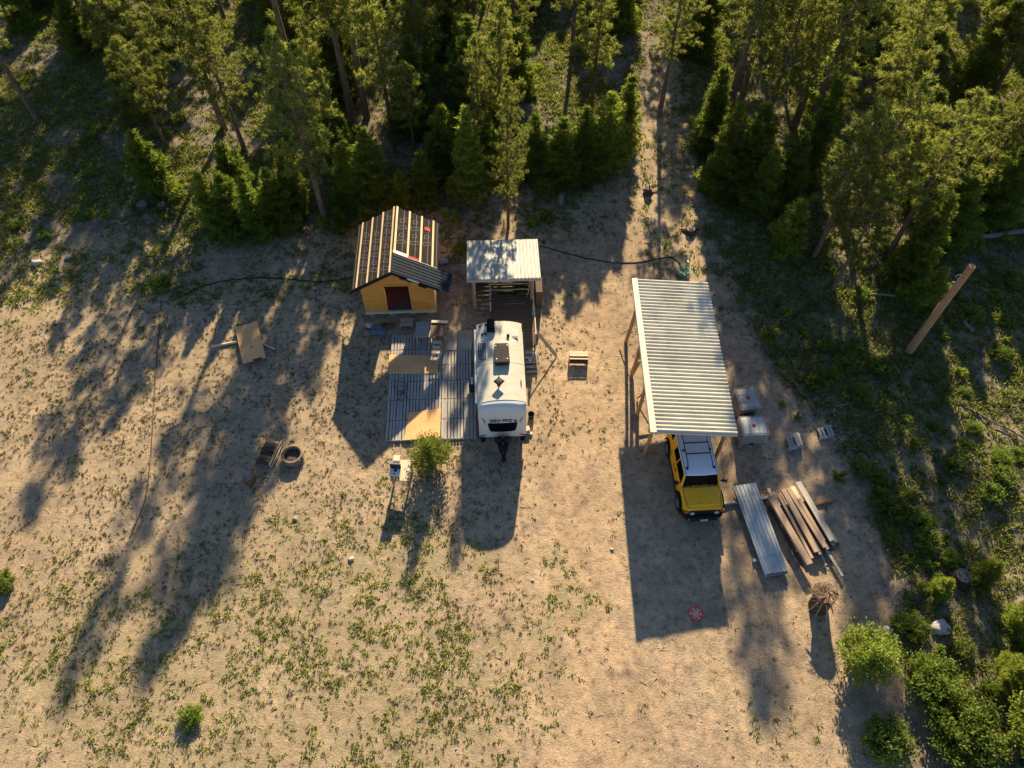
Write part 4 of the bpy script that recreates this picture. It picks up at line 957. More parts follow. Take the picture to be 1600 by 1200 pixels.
# firewood rack with logs
fk = thing('firewood_rack', 'small firewood rack leaning beside the fire ring', 'rack', (-11.48, 17.25, 0), R(-14))
m = MB(); m.box((.42, .05, .30), (.03, 1.35, .03)); m.box((.42, .05, .04), (.04, 1.35, .05)); m.box((-.42, .05, .04), (.04, 1.35, .05)); m.build('rail', M['pale'], fk)
m = MB()
for y in (-.6, .7): m.box((.42, y, .16), (.04, .04, .32)); m.box((-.42, y, .16), (.04, .04, .32)); m.box((0, y, .04), (.85, .04, .04))
m.build('end_frame', M['beamgrey'], fk)
lb = ['topmost freshly split log with a bright orange face on the firewood rack', 'split log just below the bright orange one on the rack', 'dark barked log in the middle of the firewood rack', 'thick dark log fourth from the top of the rack', 'brown grey log next to the bottom of the rack', 'dark log at the bottom end of the rack']
for k in range(6):
    y = .55 - k * .21; r_ = .115 + .015 * (k % 3)
    o = thing('firewood_log', lb[k], 'log', (-11.48 + .24 * y + .0, 17.25 + .97 * y, .07), R(-14 + (k % 3) * 4), 'logs on the firewood rack')
    m = MB().tube([(-.30, 0, r_), (0, .01, r_), (.30, 0, r_)], [r_, r_ * 1.05, r_], 9); m.build('bark', M['endgrain' if k == 0 else ('bark' if k in (1, 4) else 'charred')], o)
    for s in (-1, 1): MB().tube([(s * .300, 0, r_), (s * .308, 0, r_)], r_ * .9, 9).build('cut_end', M['endgrain'], o)
sp3 = thing('chopping_stump', 'round low stump with grey top and reddish sides below the firewood rack', 'stump', (-12.1, 15.95, 0), 0)
MB().lathe([(.30, 0), (.28, .1), (.27, .33), (.25, .36)], 18).build('trunk', M['rust'], sp3); MB().lathe([(0, .37), (.12, .375), (.255, .36)], 18).build('cut_top', M['barkgrey'], sp3)
# ---- grill on work table
gt = thing('work_table', 'tall rough plywood work table carrying the grill next to the bush', 'table', (-5.04, 15.95, 0), R(-4))
m = MB(); m.prism([(-.42, -.30), (-.38, .50), (.45, .50), (.40, -.56), (-.05, -.56), (-.05, -.30)], .97, 1.0); m.build('tabletop', M['pale'], gt)
MB().box((-.22, .50, 1.07), (.30, .28, .13)).build('raised_block', M['pale'], gt)
MB().box((.0, -.52, .92), (.78, .04, .10)).box((.38, 0, .92), (.04, 1.0, .1)).box((-.38, .05, .92), (.04, .9, .1)).build('apron', M['beam'], gt)
for x, y in ((-.34, -.40), (.36, -.48), (.38, .42), (-.34, .42)): MB().box((x, y, .48), (.07, .07, .96)).build('leg', M['beam'], gt)
MB().bar((-.34, -.4, .2), (-.34, -.05, .9), .04).build('brace', M['beam'], gt)
gr = thing('portable_grill', 'small silver portable grill with open lid on the plywood work table', 'grill', (-5.24, 15.72, 1.0), R(-4))
MB().box((0, 0, .10), (.48, .40, .18)).build('body', M['stainless'], gr, bevel=.02)
MB().box((0, -.02, .195), (.42, .34, .012)).build('cooking_plate', M['rvside'], gr)
MB().box((0, .24, .30), (.50, .03, .30), rot=Matrix.Rotation(R(-12), 3, 'X')).build('lid', M['acbrown'], gr, bevel=.015)
MB().box((0, .285, .44), (.46, .07, .02)).build('lid_handle', M['stainless'], gr)
MB().lathe([(0, .24), (.07, .235), (.09, .20)], 4, (.02, .07), a0=R(45)).build('burner_cover', M['black'], gr)
MB().tube([(0, -.1, .2), (0, -.1, .23)], .03, 10).build('knob', M['black'], gr)
# ---- hoses and cable
def wander(P, n_=6, amp=.05, seed=0, z=.02):
    rr = random.Random(seed); out = []
    for (x0, y0), (x1, y1) in zip(P, P[1:]):
        for k in range(n_):
            f = k / n_; out.append((x0 + (x1 - x0) * f + rr.uniform(-amp, amp), y0 + (y1 - y0) * f + rr.uniform(-amp, amp)))
    out.append(P[-1])
    return [(x, y, gz(x, y) + z) for x, y in out]
def chaik(P, n_=2):
    for _ in range(n_):
        Q = [P[0]]
        for a, b2 in zip(P, P[1:]): Q += [(a[0] * .75 + b2[0] * .25, a[1] * .75 + b2[1] * .25), (a[0] * .25 + b2[0] * .75, a[1] * .25 + b2[1] * .75)]
        P = Q + [P[-1]]
    return P
o = MB().tube(wander(chaik([(1.6, 30.95), (2.13, 30.75), (2.92, 30.4), (4.36, 29.9), (5.79, 29.6), (7.23, 29.6), (8.36, 30.0), (9.1, 30.05), (9.48, 29.65), (9.5, 29.1)]), 2, .02), .032, 6).build('water_hose', M['hose']); tag(o, 'black hose curving over the sand behind the carport to the green coil', 'hose')
o = MB().tube(wander(chaik([(-17.9, 27.2), (-17.5, 27.63), (-16.32, 28.19), (-14.95, 28.43), (-13.18, 28.48), (-11.36, 28.19), (-9.94, 28.19), (-8.98, 28.48), (-8.2, 28.9)]), 2, .03), .034, 6).build('water_hose', M['hose']); tag(o, 'black hose running left from the back of the wooden shed', 'hose')
cpts = [tuple(at(u, v)[:2]) for u, v in ((252, 470), (250, 500), (247, 545), (243, 580), (240, 640), (236, 700), (231, 760), (226, 785), (214, 815), (203, 840))]
o = MB().tube(wander(chaik(cpts), 2, .015, z=.02), .026, 5).build('ground_cable', M['cable']); tag(o, 'long thin brown cable lying down the sand at the left of the clearing', 'cable')
cpts = [tuple(at(u, v)[:2]) for u, v in ((832, 655), (838, 700), (842, 750), (846, 800))]
hc = thing('hose_coil', 'tangled coil of pale green garden hose behind the carport roof', 'hose', (9.5, 28.75, 0), 0)
rr = random.Random(2); m = MB()
for k in range(11):
    r_ = rr.uniform(.18, .36); cx, cy = rr.uniform(-.1, .1), rr.uniform(-.1, .1); e = rr.uniform(.7, 1)
    m.tube([(cx + r_ * math.cos(t_) , cy + r_ * e * math.sin(t_), .04 + .03 * k + .02 * math.sin(3 * t_ + k)) for t_ in [i * 6.283 / 20 for i in range(21)]], .018, 6)
m.build('coil', M['hosegreen'], hc); MB().tube([(.22, .3, 0), (.22, .3, .75)], .03).box((.22, .26, .75), (.06, .16, .05)).build('standpipe', M['steel'], hc)
# ---- utility pole stub
up = thing('utility_pole', 'thick bare brown pole standing tall in the undergrowth right of the clearing', 'pole', (20.5, 23.3, 0), 0)
MB().tube([(0, 0, -.1), (.02, .02, 3), (.07, .0, 6.4)], [.21, .185, .155], 16).build('shaft', M['log'], up)
m = MB(); m.tube([(-.1, -.1, 5.9), (-.35, -.1, 5.95), (-.42, -.1, 5.8)], .02, 6); m.tube([(-.1, .05, 5.3), (-.3, 0, 5.35), (-.33, -.02, 5.2)], .018, 6); m.build('bracket', M['steel'], up)
# ---- fallen trunks, stumps, rocks
def fallen(label, a, b2, r0, r1, mk='barkgrey'):
    A = at(*a); B = at(*b2); c_ = (A + B) / 2; z = gz(c_.x, c_.y) + .05
    P = [A.lerp(B, k / 6) - c_ + Vector((0, .08 * math.sin(k * 1.7), .12)) for k in range(7)]
    o = thing('fallen_trunk', label, 'log', (c_.x, c_.y, z), 0, 'fallen trunks in the undergrowth'); MB().tube(P, [r0 + (r1 - r0) * k / 6 for k in range(7)], 10).build('trunk', M[mk], o)
    m = MB(); rr = random.Random(int(a[0]))
    for k in range(5):
        p = P[1 + k]; m.tube([p, p + Vector((rr.uniform(-.3, .3), rr.uniform(-.3, .3), rr.uniform(.1, .4)))], [.03, .01], 5)
    m.build('broken_branch', M[mk], o)
fallen('long grey fallen trunk near the right edge below the bright crowns', (1450, 380), (1640, 365), .13, .18)
fallen('grey fallen trunk lying level left of the tall bare pole', (1348, 468), (1470, 468), .06, .09)
fallen('thin pale fallen stem in the grass right of the pallets', (1505, 640), (1600, 690), .03, .05)
fallen('short weathered log under the tall bare pole to its right', (1500, 508), (1515, 522), .10, .10)
fallen('thin grey stem on the ground left of the tall bare pole', (1380, 560), (1402, 585), .05, .06)
fallen('grey stick near the carport, beside the farther tank', (1238, 598), (1250, 617), .03, .04)
def stump(label, u, v, r, h, mk='charred', grp='stumps along the forest edge'):
    p = at(u, v); o = thing('tree_stump', label, 'stump', (p.x, p.y, gz(p.x, p.y) - .03), 0, grp); rr = random.Random(u)
    m = MB(); m.lathe([(r * 1.5, 0), (r * 1.1, .1), (r, h * .9), (r * .9, h)], 11)
    for k in range(5): a = rr.uniform(0, 6.28); m.tube([(r * .8 * math.cos(a), r * .8 * math.sin(a), .12), (r * 2.4 * math.cos(a), r * 2.4 * math.sin(a), .02)], [.06, .02], 6)
    m.build('trunk', M[mk], o)
    m = MB(); m.lathe([(0, h * 1.02), (r * .5, h), (r * .9, h)], 11)
    for k in range(4): a = rr.uniform(0, 6.28); m.box((r * .5 * math.cos(a), r * .5 * math.sin(a), h + .05), (.05, .05, .2), rz=a)
    m.build('broken_top', M['barkgrey'], o)
stump('dark splintered stump beside the dirt track behind the lean-to', 1012, 302, .22, .45)
stump('grey upright stump at the back of the sand above the lean-to', 876, 318, .16, .7, 'barkgrey')
stump('dark low stump at the upper end of the track by the green coil', 1078, 362, .28, .3)
stump('small cut stump with pale top below the tall pine trunk', 480, 362, .17, .3, 'rust')
stump('blackened stump among weeds at the far left forest edge', 225, 325, .35, .35)
stump('second blackened stump right beside the first at the left edge', 255, 325, .25, .3)
stump('reddish rotten stump under the pines right of the carport', 1357, 420, .25, .3, 'rust')
stump('dark root stump between shrubs in the lower right', 1498, 905, .35, .4)
def rock(label, u, v, s_, seed, mk='stone'):
    p = at(u, v); o = MB().blob((0, 0, s_ * .3), (s_, s_ * .8, s_ * .5), seed).build('rock', M[mk]); o.location = (p.x, p.y, gz(p.x, p.y)); tag(o, label, 'rock', 'loose rocks on the ground')
rock('large pale grey boulder between the shrubs at lower right', 1467, 983, .38, 1)
rock('flat beige rock in the green weeds below the work table', 549, 874, .14, 2)
rock('pale rock at the left edge among dry grass', 58, 412, .28, 3)
rock('small pale rock on the bare bank near the upper left', 108, 403, .2, 4)
rock('beige boulder at the right rear corner of the wooden shed', 693, 410, .30, 5)
rock('small white rock on the bare sand right of the trailer shadow', 956, 858, .10, 6)
rock('sandy lump with a dark burrow left of the work table', 461, 811, .13, 7, 'dirtmound')
rock('orange tinged pebble on the lower middle sand', 832, 907, .07, 8)
rock('light rock beside the dirt by the shrub at lower right', 1383, 985, .22, 9)
o = MB(); p = at(1308, 640); o.tube([(.9 * math.cos(t_) * .6, .9 * math.sin(t_) * .6, .05) for t_ in [R(80 + k * 12) for k in range(11)]], .03, 6); o = o.build('bent_hoop', M['steel']); o.location = (p.x + .3, p.y - .3, 0); tag(o, 'pale curved hoop of pipe lying in the weeds above the pallets', 'pipe')
# ================================================================== PLANTS
def tris(P, D, L, Wd, rs, up=None):
    """thin leaf triangles: base P, direction D, length L, width Wd"""
    n_ = len(P); rnd = rs.normal(size=(n_, 3)); side = np.cross(D, rnd); side /= np.linalg.norm(side, axis=1, keepdims=True) + 1e-9
    a = P - side * Wd[:, None] * .5; b = P + side * Wd[:, None] * .5; c = P + D * L[:, None]
    V = np.stack([a, b, c], 1).reshape(-1, 3); return V, np.arange(3 * n_).reshape(-1, 3)
def leaves(P, D, L, Wd, rs):
    """diamond leaves"""
    n_ = len(P); rnd = rs.normal(size=(n_, 3)); side = np.cross(D, rnd); side /= np.linalg.norm(side, axis=1, keepdims=True) + 1e-9
    m = P + D * L[:, None] * .45
    V = np.stack([P, m - side * Wd[:, None] * .5, P + D * L[:, None], m + side * Wd[:, None] * .5], 1).reshape(-1, 3)
    return V, np.arange(4 * n_).reshape(-1, 4)
def unit(a): return a / (np.linalg.norm(a, axis=-1, keepdims=True) + 1e-9)
def fir_mesh(seed, h, r, base=.06, dens=1.0, cl=.26):
    rs = np.random.RandomState(seed); P = []; D = []; tm = MB()
    lean = rs.uniform(-.03, .03, 2)
    tm.tube([(0, 0, -.1), (lean[0] * h * .5, lean[1] * h * .5, h * .5), (lean[0] * h, lean[1] * h, h * .98)], [.028 * h ** .75 + .03, .02 * h ** .75 + .02, .008], 8)
    z = base * h; lob = rs.uniform(0, 6.28, 3)
    while z < h * .985:
        f = (z / h); R0 = r * (1 - f) ** .75 * (1 if f > .12 else .75 + f * 2)
        nb = int(5 + 3 * (1 - f)); a0 = rs.uniform(0, 6.28)
        for k in range(nb):
            a = a0 + k * 6.283 / nb + rs.uniform(-.3, .3)
            Rl = max(.12, R0 * rs.uniform(.45, 1.18) * (1 + .18 * math.sin(2 * a + lob[0]) + .12 * math.sin(3 * a + z * 2 + lob[1])))
            el = .35 - .75 * (1 - f) + rs.uniform(-.12, .12)
            d = np.array([math.cos(a) * math.cos(el), math.sin(a) * math.cos(el), math.sin(el)]); side = np.array([-math.sin(a), math.cos(a), 0])
            o0 = np.array([lean[0] * z, lean[1] * z, z])
            if Rl > .35: tm.tube([tuple(o0), tuple(o0 + d * Rl * .9 + np.array([0, 0, .12 * Rl]))], [.018 + .006 * Rl, .006], 4, caps=False)
            nc = max(2, int(Rl / .105 * dens))
            for j in range(nc):
                t_ = (j + .6) / nc; w_ = .38 * Rl * (1 - abs(t_ - .45) * 1.1)
                for q in (-1, 0, 1) if t_ > .2 else (0,):
                    p = o0 + d * Rl * t_ + side * w_ * q * rs.uniform(.5, 1) + np.array([0, 0, .16 * Rl * t_ * t_])
                    m_ = rs.randint(8, 12)
                    dd = unit(d * .8 + side * q * .6 + rs.normal(size=(m_, 3)) * .55 + np.array([0, 0, .25]))
                    P.append(p + rs.normal(size=(m_, 3)) * .045); D.append(dd)
        z += rs.uniform(.17, .27) * (1 + .25 * h / 8)
    P = np.concatenate(P); D = np.concatenate(D); n_ = len(P)
    V, T = tris(P, D, cl * rs.uniform(.55, 1.1, n_), .050 * rs.uniform(.7, 1.5, n_), rs)
    return tm, V, T
def pine_mesh(seed, h, r, bare=.38, n_l=44, lw=.040):
    rs = np.random.RandomState(seed); P = []; D = []; tm = MB()
    b1 = rs.uniform(-.25, .25, 2); tp = lambda z: np.array([b1[0] * (z / h) ** 2, b1[1] * (z / h) ** 2, z])
    tm.tube([tuple(tp(h * k / 6)) if k else (0, 0, -.15) for k in range(7)], [(.055 + .011 * h) * (1 - k / 6 * .88) + .01 for k in range(7)], 9)
    for k in range(n_l):
        f = bare + (1 - bare) * (k + rs.rand()) / n_l; z = f * h; g = (f - bare) / (1 - bare)
        a = k * 2.4 + rs.uniform(-.5, .5); L = r * (math.sin(math.pi * min(1, .22 + g * .80)) ** .8) * rs.uniform(.5, 1.15) + .2
        el = -.25 + .75 * g + rs.uniform(-.2, .2); d = np.array([math.cos(a) * math.cos(el), math.sin(a) * math.cos(el), math.sin(el)])
        o0 = tp(z); end = o0 + d * L + np.array([0, 0, .12 * L]); mid = o0 + d * L * .5 - np.array([0, 0, .05 * L])
        tm.tube([tuple(o0), tuple(mid), tuple(end)], [.02 + .012 * L, .014 + .006 * L, .006], 5, caps=False)
        nt_ = int(3 + L * 5.5)
        for j in range(nt_):
            t_ = .30 + .70 * (j + .5) / nt_; c0 = (1 - t_) * o0 + t_ * end + rs.normal(size=3) * np.array([.20, .20, .08]) * (L * .9 * (1.25 - t_) + .25)
            m_ = 28; dd = unit(rs.normal(size=(m_, 3)) + d * .55 + np.array([0, 0, .35]))
            P.append(c0 + dd * .02 + rs.normal(size=(m_, 3)) * .035); D.append(dd)
    for k in range(7):                                # dead snags under the crown
        z = h * rs.uniform(.12, bare); a = rs.uniform(0, 6.28); L = rs.uniform(.3, 1.1); o0 = tp(z)
        tm.tube([tuple(o0), tuple(o0 + np.array([math.cos(a) * L, math.sin(a) * L, rs.uniform(-.2, .1)]))], [.02, .006], 4, caps=False)
    P = np.concatenate(P); D = np.concatenate(D); n_ = len(P)
    V, T = tris(P, D, .24 * rs.uniform(.7, 1.2, n_), lw * rs.uniform(.7, 1.3, n_), rs)
    return tm, V, T
def shrub_mesh(seed, h, r, n_st=40, per=90, leaf=.10, spires=0):
    rs = np.random.RandomState(seed); P = []; D = []; tm = MB()
    for k in range(n_st):
        a = rs.uniform(0, 6.28); rr_ = r * math.sqrt(rs.rand()); hh = h * (1 - .45 * (rr_ / r) ** 2) * rs.uniform(.6, 1.05)
        if k < spires: rr_ *= .25; hh = h * rs.uniform(.95, 1.35)
        e = np.array([math.cos(a) * rr_, math.sin(a) * rr_, hh]); s0 = e * np.array([.15, .15, 0])
        mid = (s0 + e) / 2 + rs.normal(size=3) * .06
        tm.tube([tuple(s0), tuple(mid), tuple(e)], [.014, .01, .004], 4, caps=False)
        t_ = np.sqrt(rs.rand(per)) * .82 + .18
        c0 = s0 + (e - s0) * t_[:, None] + rs.normal(size=(per, 3)) * .11 * min(1, r)
        P.append(c0); D.append(unit(rs.normal(size=(per, 3)) + np.array([0, 0, .4])))
    P = np.concatenate(P); P[:, 2] = np.abs(P[:, 2]) + .02; D = np.concatenate(D); n_ = len(P)
    V, T = leaves(P, D, leaf * rs.uniform(.6, 1.3, n_), leaf * .62 * rs.uniform(.7, 1.2, n_), rs)
    return tm, V, T
_proto = {}
def proto(key, fn, leafm, barkm):
    if key not in _proto:
        tm, V, T = fn()
        tr_ = tm.build('trunk', M[barkm]); cr_ = np_mesh('crown', V, T, M[leafm])
        md, mc = tr_.data, cr_.data; bpy.data.objects.remove(tr_); bpy.data.objects.remove(cr_); _proto[key] = (md, mc)
    return _proto[key]
def plant(name, key, label, cat, x, y, scale, rz, group=None, sz=None, parts=('trunk', 'crown')):
    md, mc = _proto[key]
    o = thing(name, label, cat, (x, y, gz(x, y) - .02), rz, group); o.scale = (scale, scale, sz or scale)
    for nm, me in zip(parts, (md, mc)):
        c_ = bpy.data.objects.new(nm, me); link(c_, o)
    return o
FIRS = {}
for i, (h, r, d) in enumerate(((5.6, 1.55, 1), (5.0, 1.85, 1), (6.4, 1.75, 1), (7.5, 1.8, .9), (3.2, 1.25, 1.1))):
    proto(('fir', i), lambda: fir_mesh(20 + i, h, r, dens=d), 'fir', 'barkgrey'); FIRS[i] = h
    _proto[('lfir', i)] = None
def light(i, src):
    md, mc = _proto[(src, i)]; mc2 = mc.copy(); mc2.materials.clear(); mc2.materials.append(M['firlight']); _proto[('l' + src, i)] = (md, mc2)
for i in range(5): light(i, 'fir')
PINES = {}
for i, (h, r, b, nl) in enumerate(((12.5, 2.1, .36, 56), (10, 1.8, .42, 44), (14, 2.1, .45, 56), (9, 1.5, .35, 40), (11, 2.1, .27, 56), (16.4, 1.15, .60, 40))):
    proto(('pine', i), lambda: pine_mesh(60 + i, h, r, b, nl), 'pine', 'bark'); PINES[i] = h
proto(('shrub', 0), lambda: shrub_mesh(1, 2.0, .95, 58, 110, .085, 9), 'leaf', 'birch')
proto(('shrub', 1), lambda: shrub_mesh(2, 1.2, 1.25, 60, 110, .12), 'leafdark', 'birch')
proto(('shrub', 2), lambda: shrub_mesh(3, .6, .55, 26, 70, .09), 'leafdark', 'birch')
proto(('shrub', 3), lambda: shrub_mesh(4, .45, .35, 16, 60, .07), 'leaf', 'birch')
proto(('shrub', 4), lambda: shrub_mesh(5, 2.6, 1.3, 80, 110, .12, 3), 'leaf', 'birch')
rng = random.Random(77)
placed = []
def tree(kind, u, v, h, label, cat='tree', group=None, i=None, lt=False, xy=None, wide=1.0):
    x, y = xy if xy else tuple(at(u, v)[:2])
    src = {'fir': FIRS, 'pine': PINES}[kind]; i = i if i is not None else min(src, key=lambda k: abs(src[k] - h) + rng.random() * 1.2)
    s_ = h / src[i]; key = (('l' if lt else '') + kind, i)
    placed.append((x, y)); return plant('fir_tree' if kind == 'fir' else 'pine_tree', key, label, cat, x, y, s_ * wide, rng.uniform(0, 6.28), group, sz=s_)
# --- trees of the clearing edge, one by one
E_ = [
 ('pine', 508, 345, 11.6, 'tall pine with a bare straight trunk standing left behind the wooden shed', 0, 0),
 ('pine', 794, 357, 9.6, 'tall pine with a dark bare trunk right behind the lean-to', 4, 0),
 ('pine', 783, 242, 9.6, 'pine directly behind the tall one with the dark bare trunk', 3, 0),
 ('pine', 752, 262, 8.6, 'thin pine just left behind the lean-to pine', 3, 0),
 ('fir', 345, 352, 3.9, 'bushy fir at the left end of the forest edge, crown down to the ground', 1, 1),
 ('fir', 372, 362, 4.2, 'bushy fir second from the left at the forest edge', 1, 0),
 ('fir', 410, 366, 4.4, 'dense fir between the bushy left pair and the tall bare pine', 0, 0),
 ('fir', 440, 352, 4.0, 'dark fir just left of the tall bare pine trunk', 1, 0),
 ('fir', 468, 330, 4.8, 'fir half hidden behind the tall bare pine on its left', 0, 0),
 ('fir', 572, 352, 1.5, 'small bright yellow green fir peeping over the left slope of the shed roof', 4, 1),
 ('fir', 536, 358, 1.5, 'small round young fir between the bare pine and the shed roof', 4, 0),
 ('fir', 548, 318, 4.2, 'dark fir right of the tall bare pine, behind the shed', 0, 0),
 ('fir', 590, 300, 4.6, 'dark fir straight behind the shed ridge', 1, 0),
 ('fir', 628, 318, 2.4, 'low round dark fir above the shed ridge', 4, 0),
 ('fir', 664, 308, 3.2, 'dark green fir behind the right slope of the shed', 4, 0),
 ('fir', 735, 298, 5.8, 'bright pointed fir standing out between the shed and the lean-to', 2, 1),
 ('fir', 765, 280, 4.6, 'fir touching the right side of the bright pointed one', 0, 0),
 ('fir', 700, 268, 4.6, 'dark fir left behind the bright pointed one', 1, 0),
 ('fir', 836, 282, 4.8, 'dark fir right of the tall pine behind the lean-to', 0, 0),
 ('fir', 872, 288, 4.8, 'dense dark fir in the middle of the back edge', 1, 0),
 ('fir', 908, 280, 5.2, 'large dense fir third right of the lean-to pine', 2, 0),
 ('fir', 945, 262, 5.2, 'large dense fir next to the start of the dirt track', 1, 1),
 ('fir', 972, 228, 5.2, 'fir lining the left side of the dirt track farther back', 0, 1),
 ('fir', 1120, 292, 6.0, 'bright fir at the right side of the dirt track entrance', 2, 1),
 ('fir', 1148, 310, 5.4, 'broad fir right beside the bright one at the track', 1, 0),
 ('fir', 1102, 232, 5.8, 'fir on the right side of the dirt track, farther up', 0, 0),
 ('fir', 1182, 332, 4.6, 'dark fir between the track and the round fir on the right', 0, 0),
 ('fir', 1224, 388, 3.6, 'small round fir at the forest corner behind the carport', 4, 1),
 ('fir', 1216, 318, 4.6, 'fir behind the small round one at the forest corner', 1, 0),
 ('pine', 1272, 402, 9.8, 'slanting pine with a long dark trunk at the right forest corner', 1, 0),
 ('pine', 1318, 372, 10.2, 'pine with thin crown behind the slanting pine on the right', 3, 0),
 ('pine', 1388, 398, 10.5, 'big sunlit pine with a broad crown in the right forest', 0, 0),
 ('pine', 1300, 455, 7.5, 'slim pine with pale stem in front of the slanting one', 3, 0),
 ('fir', 1432, 482, 2.9, 'bright young fir left of the tall bare pole', 4, 1),
 ('fir', 1415, 430, 5.6, 'sunlit fir under the big broad pine', 2, 1),
 ('fir', 1470, 300, 6.2, 'bright fir between the broad pine and the right picture edge', 2, 1),
 ('fir', 1530, 345, 5.2, 'dark fir above the long fallen trunk on the right', 1, 0),
 ('fir', 1585, 300, 6.0, 'dark fir at the right picture edge', 0, 0),
 ('pine', 352, 205, 12.6, 'pine with forked pale trunk near the upper left', 3, 0),
 ('pine', 384, 240, 9.4, 'pine with thin slanting trunk behind the bushy firs', 1, 0),
 ('fir', 225, 190, 5.2, 'fir at the upper left in a sunny gap', 0, 1),
 ('pine', 552, 195, 16.3, 'pine showing a straight dark trunk above the shed, left one of two', 2, 0),
 ('pine', 574, 188, 15.0, 'pine showing a straight dark trunk above the shed, right one of two', 1, 0),
 ('pine', 1030, 182, 10.5, 'pine with dark trunk standing on the dirt track axis', 2, 0),
 ('fir', 1462, 925, 1.5, 'young fir in the lower right undergrowth beside the dark stump', 4, 1),
 ('fir', 1590, 985, 2.6, 'bright young fir at the lower right edge of the picture', 4, 1),
 ('fir', 1572, 1062, 2.4, 'bright young fir lowest in the right corner', 1, 1),
 ('fir', 1530, 905, 1.7, 'small bright fir in the lower right beside the boulder', 4, 1),
]
for k, u, v, h, lab, i, ltf in E_:
    tree(k, u, v, h, lab, i=i, lt=bool(ltf), wide=.62 if u in (794, 752) else (.8 if u == 783 else 1))
# --- trees whose long shadows fall across the clearing from outside or deep in the wood
for u, v, h, i, lab in ((262, 232, 7.5, 1, 'pine in the upper left in the sunny gap'), (60, 190, 12.5, 2, 'tall pine at the upper left picture corner'), (612, 205, 8.6, 3, 'tall broad pine deep behind the shed'),
                        (1245, 250, 13.0, 0, 'tall pine deep in the right forest, left of three'), (1150, 185, 12.5, 1, 'pine standing back behind the bright fir at the track entrance'), (1128, 210, 16.5, 2, 'very tall pine right of the dirt track'), (1238, 205, 16.5, 2, 'very tall pine behind the pine left of three in the right forest'), (1345, 240, 10, 1, 'tall pine deep in the right forest, middle of three'), (1565, 215, 13, 0, 'tall pine deep in the right forest, right of three'), (1660, 330, 11, 1, 'pine just beyond the right picture edge'),
                        (1185, 225, 11.0, 3, 'slim pine behind the firs right of the dirt track'), (-40, 300, 9, 1, 'pine just beyond the left picture edge'), (-120, 240, 12, 0, 'tall pine beyond the left picture edge')):
    tree('pine', u, v, h, lab, i=i)
tree('pine', 480, 196, 16.6, 'very tall slender pine with a bare stem behind the bushy firs', i=5)
# --- the wood behind
def tiplim(x, y):                                     # how far down the sand a tree's shadow may reach
    xs = x - .09 * 20
    if xs < -9: return 27
    if xs < 10: return 26
    if xs < 13: return 22
    return 20
REG = lambda x: 'on the left' if x < -14 else ('behind the shed' if x < -1 else ('behind the lean-to' if x < 10 else 'on the right'))
tries = 0; made = 0; wood_ = []
ORD = ('leftmost', 'second', 'third', 'fourth', 'fifth', 'sixth', 'seventh', 'eighth', 'ninth', 'tenth', 'eleventh', 'twelfth', 'thirteenth', 'fourteenth', 'fifteenth', 'sixteenth', 'seventeenth', 'eighteenth', 'nineteenth', 'twentieth', 'rightmost')
def ordinal(L_, fmt):
    gr_ = {}
    for it in L_: gr_.setdefault(it[:3], []).append(it)
    for key_, its in gr_.items():
        its.sort(key=lambda q: q[3])
        for n_, q in enumerate(its):
            w_ = 'only %s' % key_[2] if len(its) == 1 else ('leftmost %s' % key_[2] if n_ == 0 else '%s %s from the left' % (ORD[min(n_, 20)], key_[2]))
            q[4]['label'] = fmt % (w_, key_[1], key_[0])
while made < 150 and tries < 9000:
    tries += 1
    y = rng.uniform(31, 66); x = rng.uniform(-.78 * y - 6, .78 * y + 6)
    sdv = float(sdist(np.array([x]), np.array([y]))[0])
    if sdv > -1.6: continue
    if x > 12 and y < 31 and rng.random() < .8: continue
    if x < -13 and y < 50 and rng.random() < .75: continue
    mind = 1.25 if y > 40 else 1.9
    if any((x - a) ** 2 + (y - b) ** 2 < mind ** 2 for a, b in placed): continue
    kind = 'pine' if rng.random() < .34 else 'fir'
    h = rng.uniform(8, 14) if kind == 'pine' else rng.uniform(3.6, 8.2)
    hm = (y - tiplim(x, y)) / 2.14
    if kind == 'pine' and hm < 6: kind = 'fir'; h = rng.uniform(3.2, 5.5)
    h = min(h, hm)
    if h < 2.2: continue
    reg = REG(x); ltf = rng.random() < .3 and kind == 'fir'
    kd = 'pine' if kind == 'pine' else ('yellow green fir' if ltf else 'dark fir')
    o_ = tree(kind, 0, 0, h, 'forest tree', group=kd + 's of the forest ' + reg, lt=ltf, xy=(x, y)); made += 1
    rows_ = ('front row', 'second row', 'third row', 'fourth row', 'fifth row', 'farthest row'); bd = min(5, max(0, int((y - 33) / 5))); wood_.append((reg, rows_[bd], kd, x / (y * _C + CAM_H * _S), o_))
ordinal(wood_, '%s, %s of forest %s')
